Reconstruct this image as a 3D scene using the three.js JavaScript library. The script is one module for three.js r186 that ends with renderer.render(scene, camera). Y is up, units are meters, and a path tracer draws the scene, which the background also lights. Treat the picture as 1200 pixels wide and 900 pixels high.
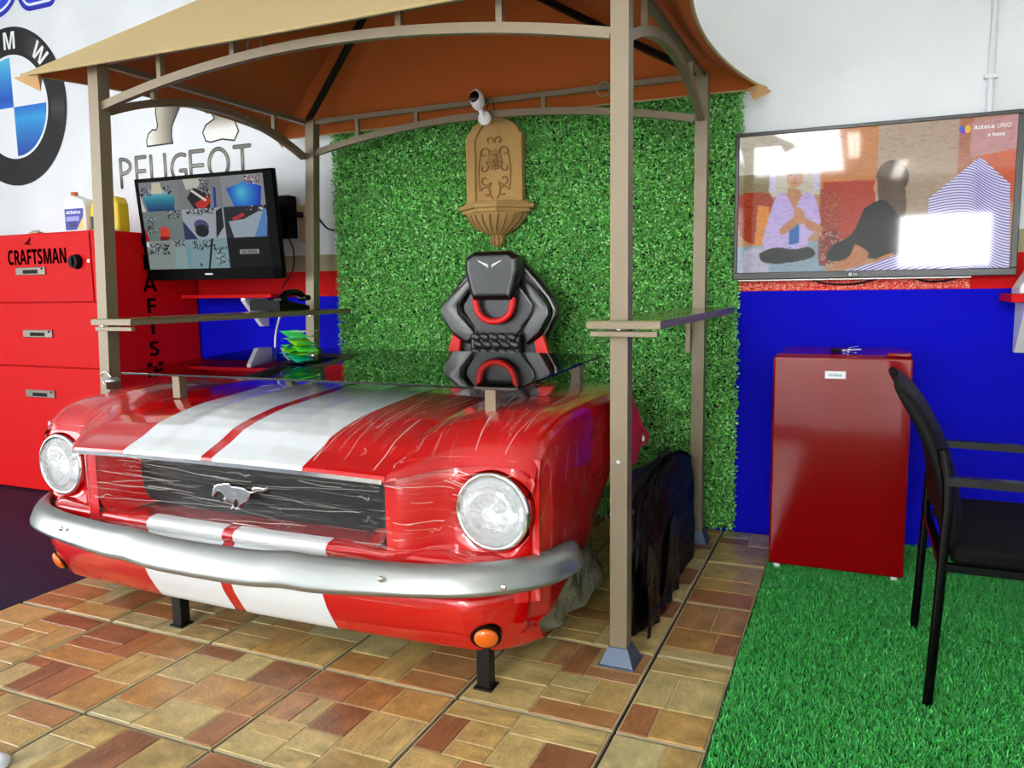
import * as THREE from 'three';
import { RoundedBoxGeometry } from 'three/addons/geometries/RoundedBoxGeometry.js';
import { mergeGeometries, mergeVertices, toCreasedNormals } from 'three/addons/utils/BufferGeometryUtils.js';
import { RectAreaLightUniformsLib } from 'three/addons/lights/RectAreaLightUniformsLib.js';

// ------------------------------------------------------------------ camera, sky, lights, exposure
const scene = new THREE.Scene();
const camera = new THREE.PerspectiveCamera(2 * Math.atan(450 / 918.67) * 180 / Math.PI, 4 / 3, 0.05, 200);
camera.position.set(2.3266, 1.122, 1.8103);
camera.rotation.set(-0.12106, 0.4136, -0.01447, 'YXZ');
const renderer = new THREE.WebGLRenderer({ antialias: true });
renderer.toneMapping = THREE.LinearToneMapping;
renderer.toneMappingExposure = 1.0;
renderer.shadowMap.enabled = true;
RectAreaLightUniformsLib.init();
const SKY = 6.5;
scene.background = new THREE.Color(0.93, 0.97, 1.0);
scene.backgroundIntensity = SKY;
const ADDED_LAMPS = [[0.1, 3.22, 2.6], [2.7, 3.22, 2.2], [0.1, 3.22, 5.2], [2.7, 3.22, 5.2]];  // near ceiling lamps, added to brighten the room from the camera side
const ADDED_LAMP_POWER = 10;

// ------------------------------------------------------------------ helpers
function rng(a) { return () => { a = (a + 0x6d2b79f5) | 0; let t = Math.imul(a ^ (a >>> 15), 1 | a); t = (t + Math.imul(t ^ (t >>> 7), 61 | t)) ^ t; return ((t ^ (t >>> 14)) >>> 0) / 4294967296; }; }
const V = (x, y, z) => new THREE.Vector3(x, y, z);
const counts = new Map();
function numbered(n) { const k = counts.get(n) || 0; counts.set(n, k + 1); return k ? n + '_' + String(k).padStart(3, '0') : n; }
const bases = new Map();
function thing(name, label, category, base = [0, 0, 0], group) {
  const o = new THREE.Group(); o.name = numbered(name); scene.add(o); o.position.set(...base); bases.set(o, base);
  o.userData = { label, category }; if (group) o.userData.group = group;
  return o;
}
function struct(name, base = [0, 0, 0]) { const o = new THREE.Group(); o.name = name; scene.add(o); o.position.set(...base); bases.set(o, base); o.userData = { kind: 'structure' }; return o; }
// every geometry is written in world coordinates; it moves into its thing's own frame here
function part(name, geo, mat, parent, label) {
  if (Array.isArray(geo)) geo = geo.length > 1 ? mergeGeometries(geo.map((g) => (g.index ? g.toNonIndexed() : g)).map((g) => { for (const k of Object.keys(g.attributes)) if (!['position', 'normal', 'uv'].includes(k)) g.deleteAttribute(k); return g; })) : geo[0];
  const b = bases.get(parent) || [0, 0, 0];
  geo.translate(-b[0], -b[1], -b[2]);
  const m = new THREE.Mesh(geo, mat); m.name = numbered(name); parent.add(m); bases.set(m, b);
  if (label) m.userData.label = label;
  return m;
}
function single(name, label, category, geo, mat, base, group) {  // a thing that is one mesh
  geo.translate(-base[0], -base[1], -base[2]);
  const m = new THREE.Mesh(geo, mat); m.name = numbered(name); m.position.set(...base); scene.add(m); bases.set(m, base);
  m.userData = { label, category }; if (group) m.userData.group = group;
  return m;
}
function boxUV(g, s = 1) {  // uv in metres from the facing axis
  const p = g.attributes.position, n = g.attributes.normal, uv = new Float32Array(p.count * 2);
  for (let i = 0; i < p.count; i++) {
    const ax = Math.abs(n.getX(i)), ay = Math.abs(n.getY(i)), az = Math.abs(n.getZ(i));
    const x = p.getX(i), y = p.getY(i), z = p.getZ(i);
    const [u, v] = ax > ay && ax > az ? [z, y] : ay > az ? [x, z] : [x, y];
    uv[2 * i] = u * s; uv[2 * i + 1] = v * s;
  }
  g.setAttribute('uv', new THREE.BufferAttribute(uv, 2)); return g;
}
// box from min to max corner, rounded edges
function bx(x0, y0, z0, x1, y1, z1, r = 0.003) {
  const w = x1 - x0, h = y1 - y0, d = z1 - z0; r = Math.min(r, w / 2.1, h / 2.1, d / 2.1);
  const g = r > 0 ? new RoundedBoxGeometry(w, h, d, 2, r) : new THREE.BoxGeometry(w, h, d);
  g.translate((x0 + x1) / 2, (y0 + y1) / 2, (z0 + z1) / 2); return boxUV(g);
}
function grid(nu, nv, f) {
  const pos = [], uv = [], idx = [];
  for (let j = 0; j <= nv; j++) for (let i = 0; i <= nu; i++) { const p = f(i / nu, j / nv); pos.push(p[0], p[1], p[2]); uv.push(p.length > 3 ? p[3] : i / nu, p.length > 4 ? p[4] : j / nv); }
  for (let j = 0; j < nv; j++) for (let i = 0; i < nu; i++) { const a = j * (nu + 1) + i; idx.push(a, a + 1, a + nu + 2, a, a + nu + 2, a + nu + 1); }
  const g = new THREE.BufferGeometry(); g.setAttribute('position', new THREE.Float32BufferAttribute(pos, 3)); g.setAttribute('uv', new THREE.Float32BufferAttribute(uv, 2)); g.setIndex(idx); g.computeVertexNormals(); return g;
}
function tube(pts, r, seg = 24, rad = 8) { return new THREE.TubeGeometry(new THREE.CatmullRomCurve3(pts.map((p) => V(...p)), false, 'centripetal'), seg, r, rad, false); }
function cyl(r0, r1, a, b, n = 20) {  // from point a (radius r0) to b (radius r1)
  const A = V(...a), B = V(...b), d = B.clone().sub(A), g = new THREE.CylinderGeometry(r1, r0, d.length(), n);
  g.applyQuaternion(new THREE.Quaternion().setFromUnitVectors(V(0, 1, 0), d.clone().normalize())); const c = A.add(B).multiplyScalar(0.5); g.translate(c.x, c.y, c.z); return g;
}
// rectangular bar through points; w across (horizontal), h vertical
function bar(pts, w, h) {
  const P = pts.map((p) => V(...p)), n = P.length;
  const frames = P.map((p, i) => {
    const t = (i === 0 ? P[1].clone().sub(P[0]) : i === n - 1 ? P[n - 1].clone().sub(P[n - 2]) : P[i + 1].clone().sub(P[i - 1])).normalize();
    let side = V(0, 1, 0).cross(t); if (side.lengthSq() < 1e-4) side = V(1, 0, 0); side.normalize(); const up = t.clone().cross(side).normalize(); return { p, side, up };
  });
  const q = [[-1, -1], [1, -1], [1, 1], [-1, 1]], pos = [];
  const at = (f, k) => f.p.clone().addScaledVector(f.side, q[k][0] * w / 2).addScaledVector(f.up, q[k][1] * h / 2);
  const tri = (a, b, c) => { for (const v of [a, b, c]) pos.push(v.x, v.y, v.z); };
  for (let i = 0; i < n - 1; i++) for (let k = 0; k < 4; k++) { const a = at(frames[i], k), b = at(frames[i], (k + 1) % 4), c = at(frames[i + 1], (k + 1) % 4), d = at(frames[i + 1], k); tri(a, b, c); tri(a, c, d); }
  for (const [f, s] of [[frames[0], 0], [frames[n - 1], 1]]) { const [a, b, c, d] = [0, 1, 2, 3].map((k) => at(f, k)); if (s) { tri(a, b, c); tri(a, c, d); } else { tri(a, c, b); tri(a, d, c); } }
  const g = new THREE.BufferGeometry(); g.setAttribute('position', new THREE.Float32BufferAttribute(pos, 3)); g.computeVertexNormals(); return boxUV(g);
}
function ext(pts, depth, bevel = 0.002, seg = 2, curve = 12) {  // extruded outline (array of [x,y] or Shape), front face at z = depth
  const s = Array.isArray(pts) ? new THREE.Shape(pts.map((p) => new THREE.Vector2(p[0], p[1]))) : pts;
  return new THREE.ExtrudeGeometry(s, { depth: Math.max(1e-4, depth - 2 * bevel), bevelEnabled: bevel > 0, bevelThickness: bevel, bevelSize: bevel, bevelOffset: -bevel, bevelSegments: seg, curveSegments: curve }).translate(0, 0, bevel);
}
function lerpTable(t, x) { if (x >= t[0][0]) return t[0][1]; for (let i = 0; i < t.length - 1; i++) if (x >= t[i + 1][0]) { const f = (x - t[i][0]) / (t[i + 1][0] - t[i][0]); return t[i][1] + f * (t[i + 1][1] - t[i][1]); } return t[t.length - 1][1]; }
const clamp = (x, a, b) => Math.min(b, Math.max(a, x)), smooth = (a, b, x) => { x = clamp((x - a) / (b - a), 0, 1); return x * x * (3 - 2 * x); };

// ------------------------------------------------------------------ textures
function noiseTex(size, octaves, seed, lo, hi, srgb) {
  const R = rng(seed), N = size, acc = new Float32Array(N * N);
  for (const [cells, amp] of octaves) {
    const c = Array.from({ length: cells * cells }, R);
    for (let y = 0; y < N; y++) for (let x = 0; x < N; x++) {
      const fx = x / N * cells, fy = y / N * cells, ix = Math.floor(fx), iy = Math.floor(fy), u = fx - ix, v = fy - iy, su = u * u * (3 - 2 * u), sv = v * v * (3 - 2 * v);
      const g = (a, b) => c[((b + cells) % cells) * cells + ((a + cells) % cells)];
      acc[y * N + x] += amp * ((g(ix, iy) * (1 - su) + g(ix + 1, iy) * su) * (1 - sv) + (g(ix, iy + 1) * (1 - su) + g(ix + 1, iy + 1) * su) * sv);
    }
  }
  let mn = 1e9, mx = -1e9; for (const a of acc) { mn = Math.min(mn, a); mx = Math.max(mx, a); }
  const d = new Uint8Array(N * N * 4);
  for (let i = 0; i < N * N; i++) { const t = lo + (hi - lo) * (acc[i] - mn) / (mx - mn); d[4 * i] = d[4 * i + 1] = d[4 * i + 2] = t * 255; d[4 * i + 3] = 255; }
  const t = new THREE.DataTexture(d, N, N); t.wrapS = t.wrapT = THREE.RepeatWrapping; t.magFilter = THREE.LinearFilter; t.minFilter = THREE.LinearMipmapLinearFilter; t.generateMipmaps = true; if (srgb) t.colorSpace = THREE.SRGBColorSpace; t.needsUpdate = true; return t;
}
function rep(t, s, s2 = s) { const c = t.clone(); c.repeat.set(s, s2); c.needsUpdate = true; return c; }
const nFine = noiseTex(256, [[16, 1], [32, 0.7], [64, 0.5], [128, 0.4]], 3, 0, 1), nCoarse = noiseTex(256, [[3, 1], [7, 0.6], [15, 0.35], [40, 0.18]], 8, 0, 1);
const stoneGrain = noiseTex(256, [[4, 1], [9, 0.8], [24, 0.5], [70, 0.35]], 21, 0.7, 1, true);
const wallTone = noiseTex(256, [[3, 1], [6, 0.5], [40, 0.12]], 31, 0.93, 1, true);
function canvasTex(w, h, draw, srgb = true) { const c = document.createElement('canvas'); c.width = w; c.height = h; draw(c.getContext('2d'), w, h); const t = new THREE.CanvasTexture(c); if (srgb) t.colorSpace = THREE.SRGBColorSpace; t.anisotropy = 8; return t; }
function std(color, roughness = 0.5, o = {}) { return new THREE.MeshStandardMaterial({ color, roughness, ...o }); }
function phys(color, roughness = 0.5, o = {}) { return new THREE.MeshPhysicalMaterial({ color, roughness, ...o }); }

const M = {
  white: std('#e9edf0', 0.75, { map: wallTone, bumpMap: nCoarse, bumpScale: 0.004 }),
  ceiling: std('#e2e4e2', 0.8),
  outerWall: std('#c9ccc9', 0.8),
  paintBlue: phys('#0303c4', 0.75, { specularIntensity: 0.25, map: wallTone, bumpMap: nCoarse, bumpScale: 0.003 }),
  paintRed: phys('#d00c10', 0.7, { specularIntensity: 0.3, map: wallTone, bumpMap: nCoarse, bumpScale: 0.003 }),
  paintOlive: std('#a39a78', 0.6, { map: wallTone }),
  grout: std('#1f1a14', 0.9),
  joint: std('#d8c49a', 0.55, { map: stoneGrain }),
  epoxy: phys('#031c36', 0.5, { specularIntensity: 0.4, bumpMap: nCoarse, bumpScale: 0.003 }),
  bronze: std('#80725c', 0.42, { metalness: 0.25 }),
  darkMetal: phys('#100e0c', 0.45, { specularIntensity: 0.6 }),
  footMetal: std('#465466', 0.45, { metalness: 0.3 }),
  canopy: std('#b9a374', 0.9, { side: THREE.DoubleSide, bumpMap: rep(nFine, 6), bumpScale: 0.0006 }),
  lining: std('#b85a1c', 0.85, { side: THREE.DoubleSide, bumpMap: rep(nFine, 6), bumpScale: 0.0006 }),
  pocket: std('#d8ab74', 0.8, { side: THREE.DoubleSide }),
  red: phys('#c40608', 0.22, { clearcoat: 1, clearcoatRoughness: 0.06, side: THREE.DoubleSide }),
  stripe: phys('#e4e9ec', 0.25, { clearcoat: 1, clearcoatRoughness: 0.06, side: THREE.DoubleSide }),
  chrome: std('#dcdcdc', 0.12, { metalness: 1 }),
  handle: std('#7d756c', 0.35, { metalness: 0.8 }),
  bumper: std('#a4a7a5', 0.34, { metalness: 0.85, bumpMap: nCoarse, bumpScale: 0.002 }),
  black: phys('#050505', 0.55, { specularIntensity: 0.35 }),
  blackGloss: phys('#040405', 0.25, { specularIntensity: 0.5 }),
  bezelBlack: phys('#030303', 0.6, { specularIntensity: 0.12 }),
  leather: phys('#080706', 0.3, { clearcoat: 0.7, clearcoatRoughness: 0.28, bumpMap: rep(nFine, 6), bumpScale: 0.0008 }),
  leatherRed: phys('#e01410', 0.4, { bumpMap: rep(nFine, 6), bumpScale: 0.0008 }),
  pane: phys('#b9c6c0', 0.02, { transmission: 1, thickness: 0, ior: 1.52 }),
  lens: phys('#eef2f4', 0.06, { transmission: 0.85, thickness: 0, ior: 1.5 }),
  reflector: std('#e8ecee', 0.22, { metalness: 0.9 }),
  amber: phys('#ff7a08', 0.15, { transmission: 0.35, thickness: 0, clearcoat: 1 }),
  cabinetRed: phys('#c8070b', 0.55, { specularIntensity: 0.3 }),
  fridgeRed: phys('#800307', 0.1, { specularIntensity: 0.8 }),
  stoneware: std('#b08a50', 0.8, { bumpMap: rep(nFine, 4), bumpScale: 0.002 }),
  stonewareDark: std('#94703c', 0.85),
  plasticWhite: std('#e9e9e6', 0.35),
  yellow: std('#d8b410', 0.45),
  beige: std('#b89c70', 0.6),
};

// ------------------------------------------------------------------ the setting
const WZ = -1.83;
{
  const w = struct('wall_back', [0, 0, WZ]);
  part('wall_surface', bx(-6, 1.325, WZ - 0.2, 6, 3.5, WZ, 0), M.white, w);
  part('olive_paint_band', bx(-6, 1.235, WZ - 0.2, 6, 1.325, WZ, 0), M.paintOlive, w);
  part('red_paint_band', bx(-6, 1.095, WZ - 0.2, 6, 1.235, WZ, 0), M.paintRed, w);
  part('blue_paint_band', bx(-6, -0.05, WZ - 0.2, 6, 1.095, WZ, 0), M.paintBlue, w);
}
{
  const speck = canvasTex(512, 48, (g) => { const R = rng(17); g.fillStyle = '#d8202a'; g.fillRect(0, 0, 512, 48); for (let i = 0; i < 5200; i++) { g.fillStyle = ['#f2b4a4', '#e8604c', '#b81018', '#f6d8cc', '#e88a30'][Math.floor(R() * 5)]; g.fillRect(R() * 512, R() * 48, 1 + 2.5 * R(), 1 + 2 * R()); } });
  const g = new THREE.BoxGeometry(0.9, 0.058, 0.004); g.translate(2.29, 1.126, WZ + 0.002); part('speckled_red_band', g, phys('#ffffff', 0.7, { map: speck, specularIntensity: 0.3 }), scene.getObjectByName('wall_back'));  // thin red strip with random pale and dark speckles
}
{
  // garage shell round the camera: a wide doorway in the left wall, a skylight and a far window
  const L = struct('wall_left', [-4.6, 0, 6]);
  part('wall_panel', [bx(-4.8, -0.05, WZ, -4.6, 3.5, 1.0, 0), bx(-4.8, 3.0, 1.0, -4.6, 3.5, 8.5, 0), bx(-4.8, -0.05, 8.5, -4.6, 3.5, 14, 0)], M.outerWall, L);
  const Rr = struct('wall_right', [5.5, 0, 6]);
  part('wall_panel', bx(5.5, -0.05, WZ, 5.7, 3.5, 14, 0), M.outerWall, Rr);
  const F = struct('wall_front', [0, 0, 14]);
  part('wall_panel', [bx(-4.8, -0.05, 14, -3.6, 3.5, 14.2, 0), bx(-3.6, 2.9, 14, -0.2, 3.5, 14.2, 0), bx(-0.2, -0.05, 14, 3.1, 3.5, 14.2, 0), bx(3.1, -0.05, 14, 4.9, 1.45, 14.2, 0), bx(3.1, 2.6, 14, 4.9, 3.5, 14.2, 0), bx(4.9, -0.05, 14, 5.7, 3.5, 14.2, 0)], M.outerWall, F);
  const C = struct('ceiling', [0, 3.4, 6]);
  part('ceiling_panel', [bx(-4.8, 3.4, WZ - 0.2, 0.3, 3.55, 14.2, 0), bx(2.0, 3.4, WZ - 0.2, 5.7, 3.55, 14.2, 0), bx(0.3, 3.4, WZ - 0.2, 2.0, 3.55, 6.7, 0), bx(0.3, 3.4, 12.2, 2.0, 3.55, 14.2, 0)], M.ceiling, C);
}
{
  const glow = (i) => std('#ffffff', 0.6, { emissive: '#f6fbff', emissiveIntensity: i });
  const w1 = struct('window_1', [1.375, 3.42, 9.7]); part('window_pane', bx(0.3, 3.41, 6.7, 2.0, 3.43, 12.2, 0), glow(38), w1);
  for (const z of [8.2, 9.2, 10.2, 11.2]) part('window_bar', bx(0.3, 3.385, z - 0.03, 2.0, 3.41, z + 0.03, 0.003), M.plasticWhite, w1);
  const w2 = struct('window_2', [4.0, 2.0, 14.1]); part('window_pane', bx(3.1, 1.45, 14.08, 4.9, 2.6, 14.1, 0), glow(38), w2); part('window_frame', [bx(3.1, 1.45, 14.02, 3.14, 2.6, 14.08, 0.003), bx(4.86, 1.45, 14.02, 4.9, 2.6, 14.08, 0.003), bx(3.14, 2.56, 14.02, 4.86, 2.6, 14.08, 0.003), bx(3.14, 1.45, 14.02, 4.86, 1.49, 14.08, 0.003)], M.plasticWhite, w2);
}
// floor: dark sub-floor, blue epoxy bay on the left, ceramic tiles each holding a mosaic of stones
const floor = struct('floor');
{
  part('grout_bed', bx(-0.46, -0.06, WZ, 2.035, -0.012, 2.2, 0), M.grout, floor);
  part('epoxy_surface', bx(-4.8, -0.06, WZ, -0.462, -0.001, 14.2, 0), M.epoxy, floor);
  part('concrete_surface', [bx(2.035, -0.06, WZ, 5.7, -0.004, 14.2, 0), bx(-0.46, -0.06, 2.2, 2.035, -0.004, 14.2, 0)], std('#d2cbc2', 0.35), floor);
  const tones = ['#dab972', '#dcbf7a', '#d4a862', '#c58c52', '#b87a4c', '#d2c088', '#dac483', '#a46f48', '#dac98e', '#cc9854', '#d8b46c', '#c48e58', '#dec480', '#d0b270'];
  const R = rng(77), mats = tones.map((c) => phys(c, 0.34, { map: stoneGrain, bumpMap: nFine, bumpScale: 0.0012, clearcoat: 0.25, clearcoatRoughness: 0.25 }));
  const plate = (k) => {   // unit slab, top at y = 0, edges chamfered, a corner slightly low
    const c = 0.022, h = 0.9, low = [0, 0.1, 0.05, 0.08][k], T = [[c, -low * 0, c], [1 - c, 0, c], [1 - c, 0, 1 - c], [c, 0, 1 - c]], B = [[0, -h, 0], [1, -h, 0], [1, -h, 1], [0, -h, 1]], p = [], u = [];
    const tri = (...v) => { for (const q of v) { p.push(...q); u.push(q[0] * 0.6 + k * 0.27, q[2] * 0.6 + k * 0.41); } };
    T[k][1] = -low; tri(T[0], T[2], T[1]); tri(T[0], T[3], T[2]);
    for (let i = 0; i < 4; i++) { const j = (i + 1) % 4; tri(T[i], T[j], B[j]); tri(T[i], B[j], B[i]); }
    const g = new THREE.BufferGeometry(); g.setAttribute('position', new THREE.Float32BufferAttribute(p, 3)); g.setAttribute('uv', new THREE.Float32BufferAttribute(u, 2)); g.computeVertexNormals(); return g;
  };
  const plates = [0, 1, 2, 3].map(plate);
  const split = (x0, z0, x1, z1, d, out) => {
    const w = x1 - x0, h = z1 - z0, big = Math.max(w, h), stop = d > 1 && (Math.min(w, h) < 0.085 || (w * h < 0.03 && R() < 0.66) || (w * h < 0.018 && R() < 0.8));
    if (big < 0.07 || stop) { out.push([x0, z0, x1, z1]); return; }
    const f = 0.3 + 0.4 * R();
    if (w * (0.85 + 0.3 * R()) > h) { const m = x0 + w * f; split(x0, z0, m, z1, d + 1, out); split(m, z0, x1, z1, d + 1, out); } else { const m = z0 + h * f; split(x0, z0, x1, m, d + 1, out); split(x0, m, x1, z1, d + 1, out); }
  };
  const rest = mats.map(() => []);
  let singles = 0;
  const T = 0.45, gap = 0.0045;
  for (let j = -3; j < 5; j++) for (let i = -1; i < 5; i++) {
    let x0 = i * T + gap, x1 = (i + 1) * T - gap, z1 = -(j * T) - gap, z0 = -((j + 1) * T) + gap;
    if (i === 4) x1 = 2.03; if (i === -1) x0 = -0.458; z0 = Math.max(z0, WZ + 0.004); if (z1 - z0 < 0.05) continue;
    const tile = part('tile', bx(x0, -0.014, z0, x1, -0.0016, z1, 0.002), M.joint, floor);
    tile.position.set((x0 + x1) / 2, -0.0016, (z0 + z1) / 2); tile.geometry.translate(-(x0 + x1) / 2, 0.0016, -(z0 + z1) / 2);
    const parts = []; split(x0 + 0.003, z0 + 0.003, x1 - 0.003, z1 - 0.003, 0, parts);
    // in the photograph: a tile in front of the wall of the car, big enough to tell its stones apart
    const near = (z0 > -0.95 && z1 < 0.95 && !(i < 1 && z0 > 0.42) && !(i >= 2 && z0 > 0.4) && !(i >= 4 && z0 > 0.01) && !(z1 < -0.46 && i < 3));
    for (const [a, b, c, d] of parts) {
      const g0 = 0.0016, w = c - a - 2 * g0, h = d - b - 2 * g0; if (w < 0.006 || h < 0.006) continue;
      const t = Math.floor(R() * mats.length), k = Math.floor(R() * 4), th = 0.0022 + 0.001 * R();
      if (near && singles < 300 && w * h > 0.0006) {
        singles++;
        const s = new THREE.Mesh(plates[k], mats[t]); s.name = numbered('stone'); s.scale.set(w, th, h); s.position.set(a + g0 - tile.position.x, th - 0.0001, b + g0 - tile.position.z); tile.add(s);
      } else { const g = plates[k].clone(); g.scale(w, th, h); g.translate(a + g0, th - 0.0017, b + g0); rest[t].push(g); }
    }
  }
  const used = mats.map((m, i) => i).filter((i) => rest[i].length);
  const rm = new THREE.Mesh(mergeGeometries(used.map((i) => mergeGeometries(rest[i])), true), used.map((i) => mats[i])); rm.name = 'small_and_far_stones'; rm.userData.kind = 'stuff'; floor.add(rm);
}
// ------------------------------------------------------------------ artificial grass carpet and hedge wall
{
  const t = thing('grass_carpet', 'bright green artificial grass carpet laid over the floor beneath the red fridge and black chair', 'carpet', [2.035, 0, WZ]);
  part('backing', bx(2.035, -0.003, WZ + 0.002, 4.4, 0.006, 1.9, 0.002), std('#0c5a1c', 0.95), t);
  const blade = new THREE.BufferGeometry();
  blade.setAttribute('position', new THREE.Float32BufferAttribute([-0.0013, 0, 0, 0.0013, 0, 0, 0.0011, 0.008, 0.002, -0.0011, 0.008, 0.002, 0, 0.0135, 0.0065], 3)); blade.setIndex([0, 1, 2, 0, 2, 3, 3, 2, 4]); blade.computeVertexNormals();
  const N = 150000, im = new THREE.InstancedMesh(blade, std('#ffffff', 0.6, { side: THREE.DoubleSide }), N), R = rng(5), m = new THREE.Matrix4(), q = new THREE.Quaternion(), e = new THREE.Euler(), c = new THREE.Color();
  for (let i = 0; i < N; i++) {
    const x = 2.04 + R() * 1.15, z = WZ + 0.01 + R() * 2.2, s = 0.7 + 0.7 * R();
    e.set((R() - 0.5) * 0.9, R() * 6.283, (R() - 0.5) * 0.9); q.setFromEuler(e); m.compose(V(x, 0.005, z), q, V(s * 1.15, s, s)); im.setMatrixAt(i, m);
    const k = R(); c.setHSL(0.345 + 0.03 * (R() - 0.5), 0.72 + 0.15 * R(), k < 0.05 ? 0.46 : 0.15 + 0.12 * R()); im.setColorAt(i, c);
  }
  im.name = 'grass_blades'; im.userData.kind = 'stuff'; t.add(im); im.position.set(-2.035, 0, -WZ);
}
const HX0 = -0.3, HX1 = 1.845, HY1 = 1.99, HZ = WZ;
{
  const t = thing('hedge_panel', 'tall artificial boxwood hedge panel covering the wall behind the gaming chair', 'hedge', [(HX0 + HX1) / 2, 0, HZ]);
  part('backing', bx(HX0 + 0.02, 0.01, HZ + 0.001, HX1 - 0.02, HY1 - 0.02, HZ + 0.014, 0), std('#06210a', 0.95), t);
  const leaf = new THREE.BufferGeometry();
  leaf.setAttribute('position', new THREE.Float32BufferAttribute([0, 0, 0, -0.0042, 0.007, 0.0018, 0, 0.0075, 0, 0.0042, 0.007, 0.0018, -0.0036, 0.0135, 0.001, 0.0036, 0.0135, 0.001, 0, 0.0185, -0.0025], 3));
  leaf.setIndex([0, 2, 1, 0, 3, 2, 1, 2, 4, 2, 3, 5, 2, 6, 4, 2, 5, 6]); leaf.computeVertexNormals();
  const N = 180000, im = new THREE.InstancedMesh(leaf, std('#ffffff', 0.5, { side: THREE.DoubleSide }), N), R = rng(11), m = new THREE.Matrix4(), q = new THREE.Quaternion(), e = new THREE.Euler(), c = new THREE.Color();
  const cell = 0.024, bump = (x, y) => 0.5 + 0.5 * Math.sin(x * 61 + 3 * Math.sin(y * 23)) * Math.sin(y * 57 + 2 * Math.sin(x * 31));
  for (let i = 0; i < N; i++) {
    const x = HX0 + R() * (HX1 - HX0), y = 0.005 + R() * (HY1 - 0.005), d = R(), z = HZ + 0.012 + 0.032 * d * (0.45 + 0.55 * bump(x, y));
    const s = 0.62 + 0.5 * R();
    e.set(0.5 + (R() - 0.5) * 1.9, (R() - 0.5) * 2.2, R() * 6.283, 'ZYX'); q.setFromEuler(e); m.compose(V(x, y, z), q, V(s, s, s)); im.setMatrixAt(i, m);
    const k = R(); c.setHSL(0.31 + 0.05 * (R() - 0.5), 0.6 + 0.2 * R(), k < 0.24 ? 0.46 + 0.2 * R() : 0.15 + 0.2 * R()); im.setColorAt(i, c);
  }
  im.name = 'leaves'; im.userData.kind = 'stuff'; t.add(im); im.position.set(-(HX0 + HX1) / 2, 0, -HZ);
}

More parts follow.
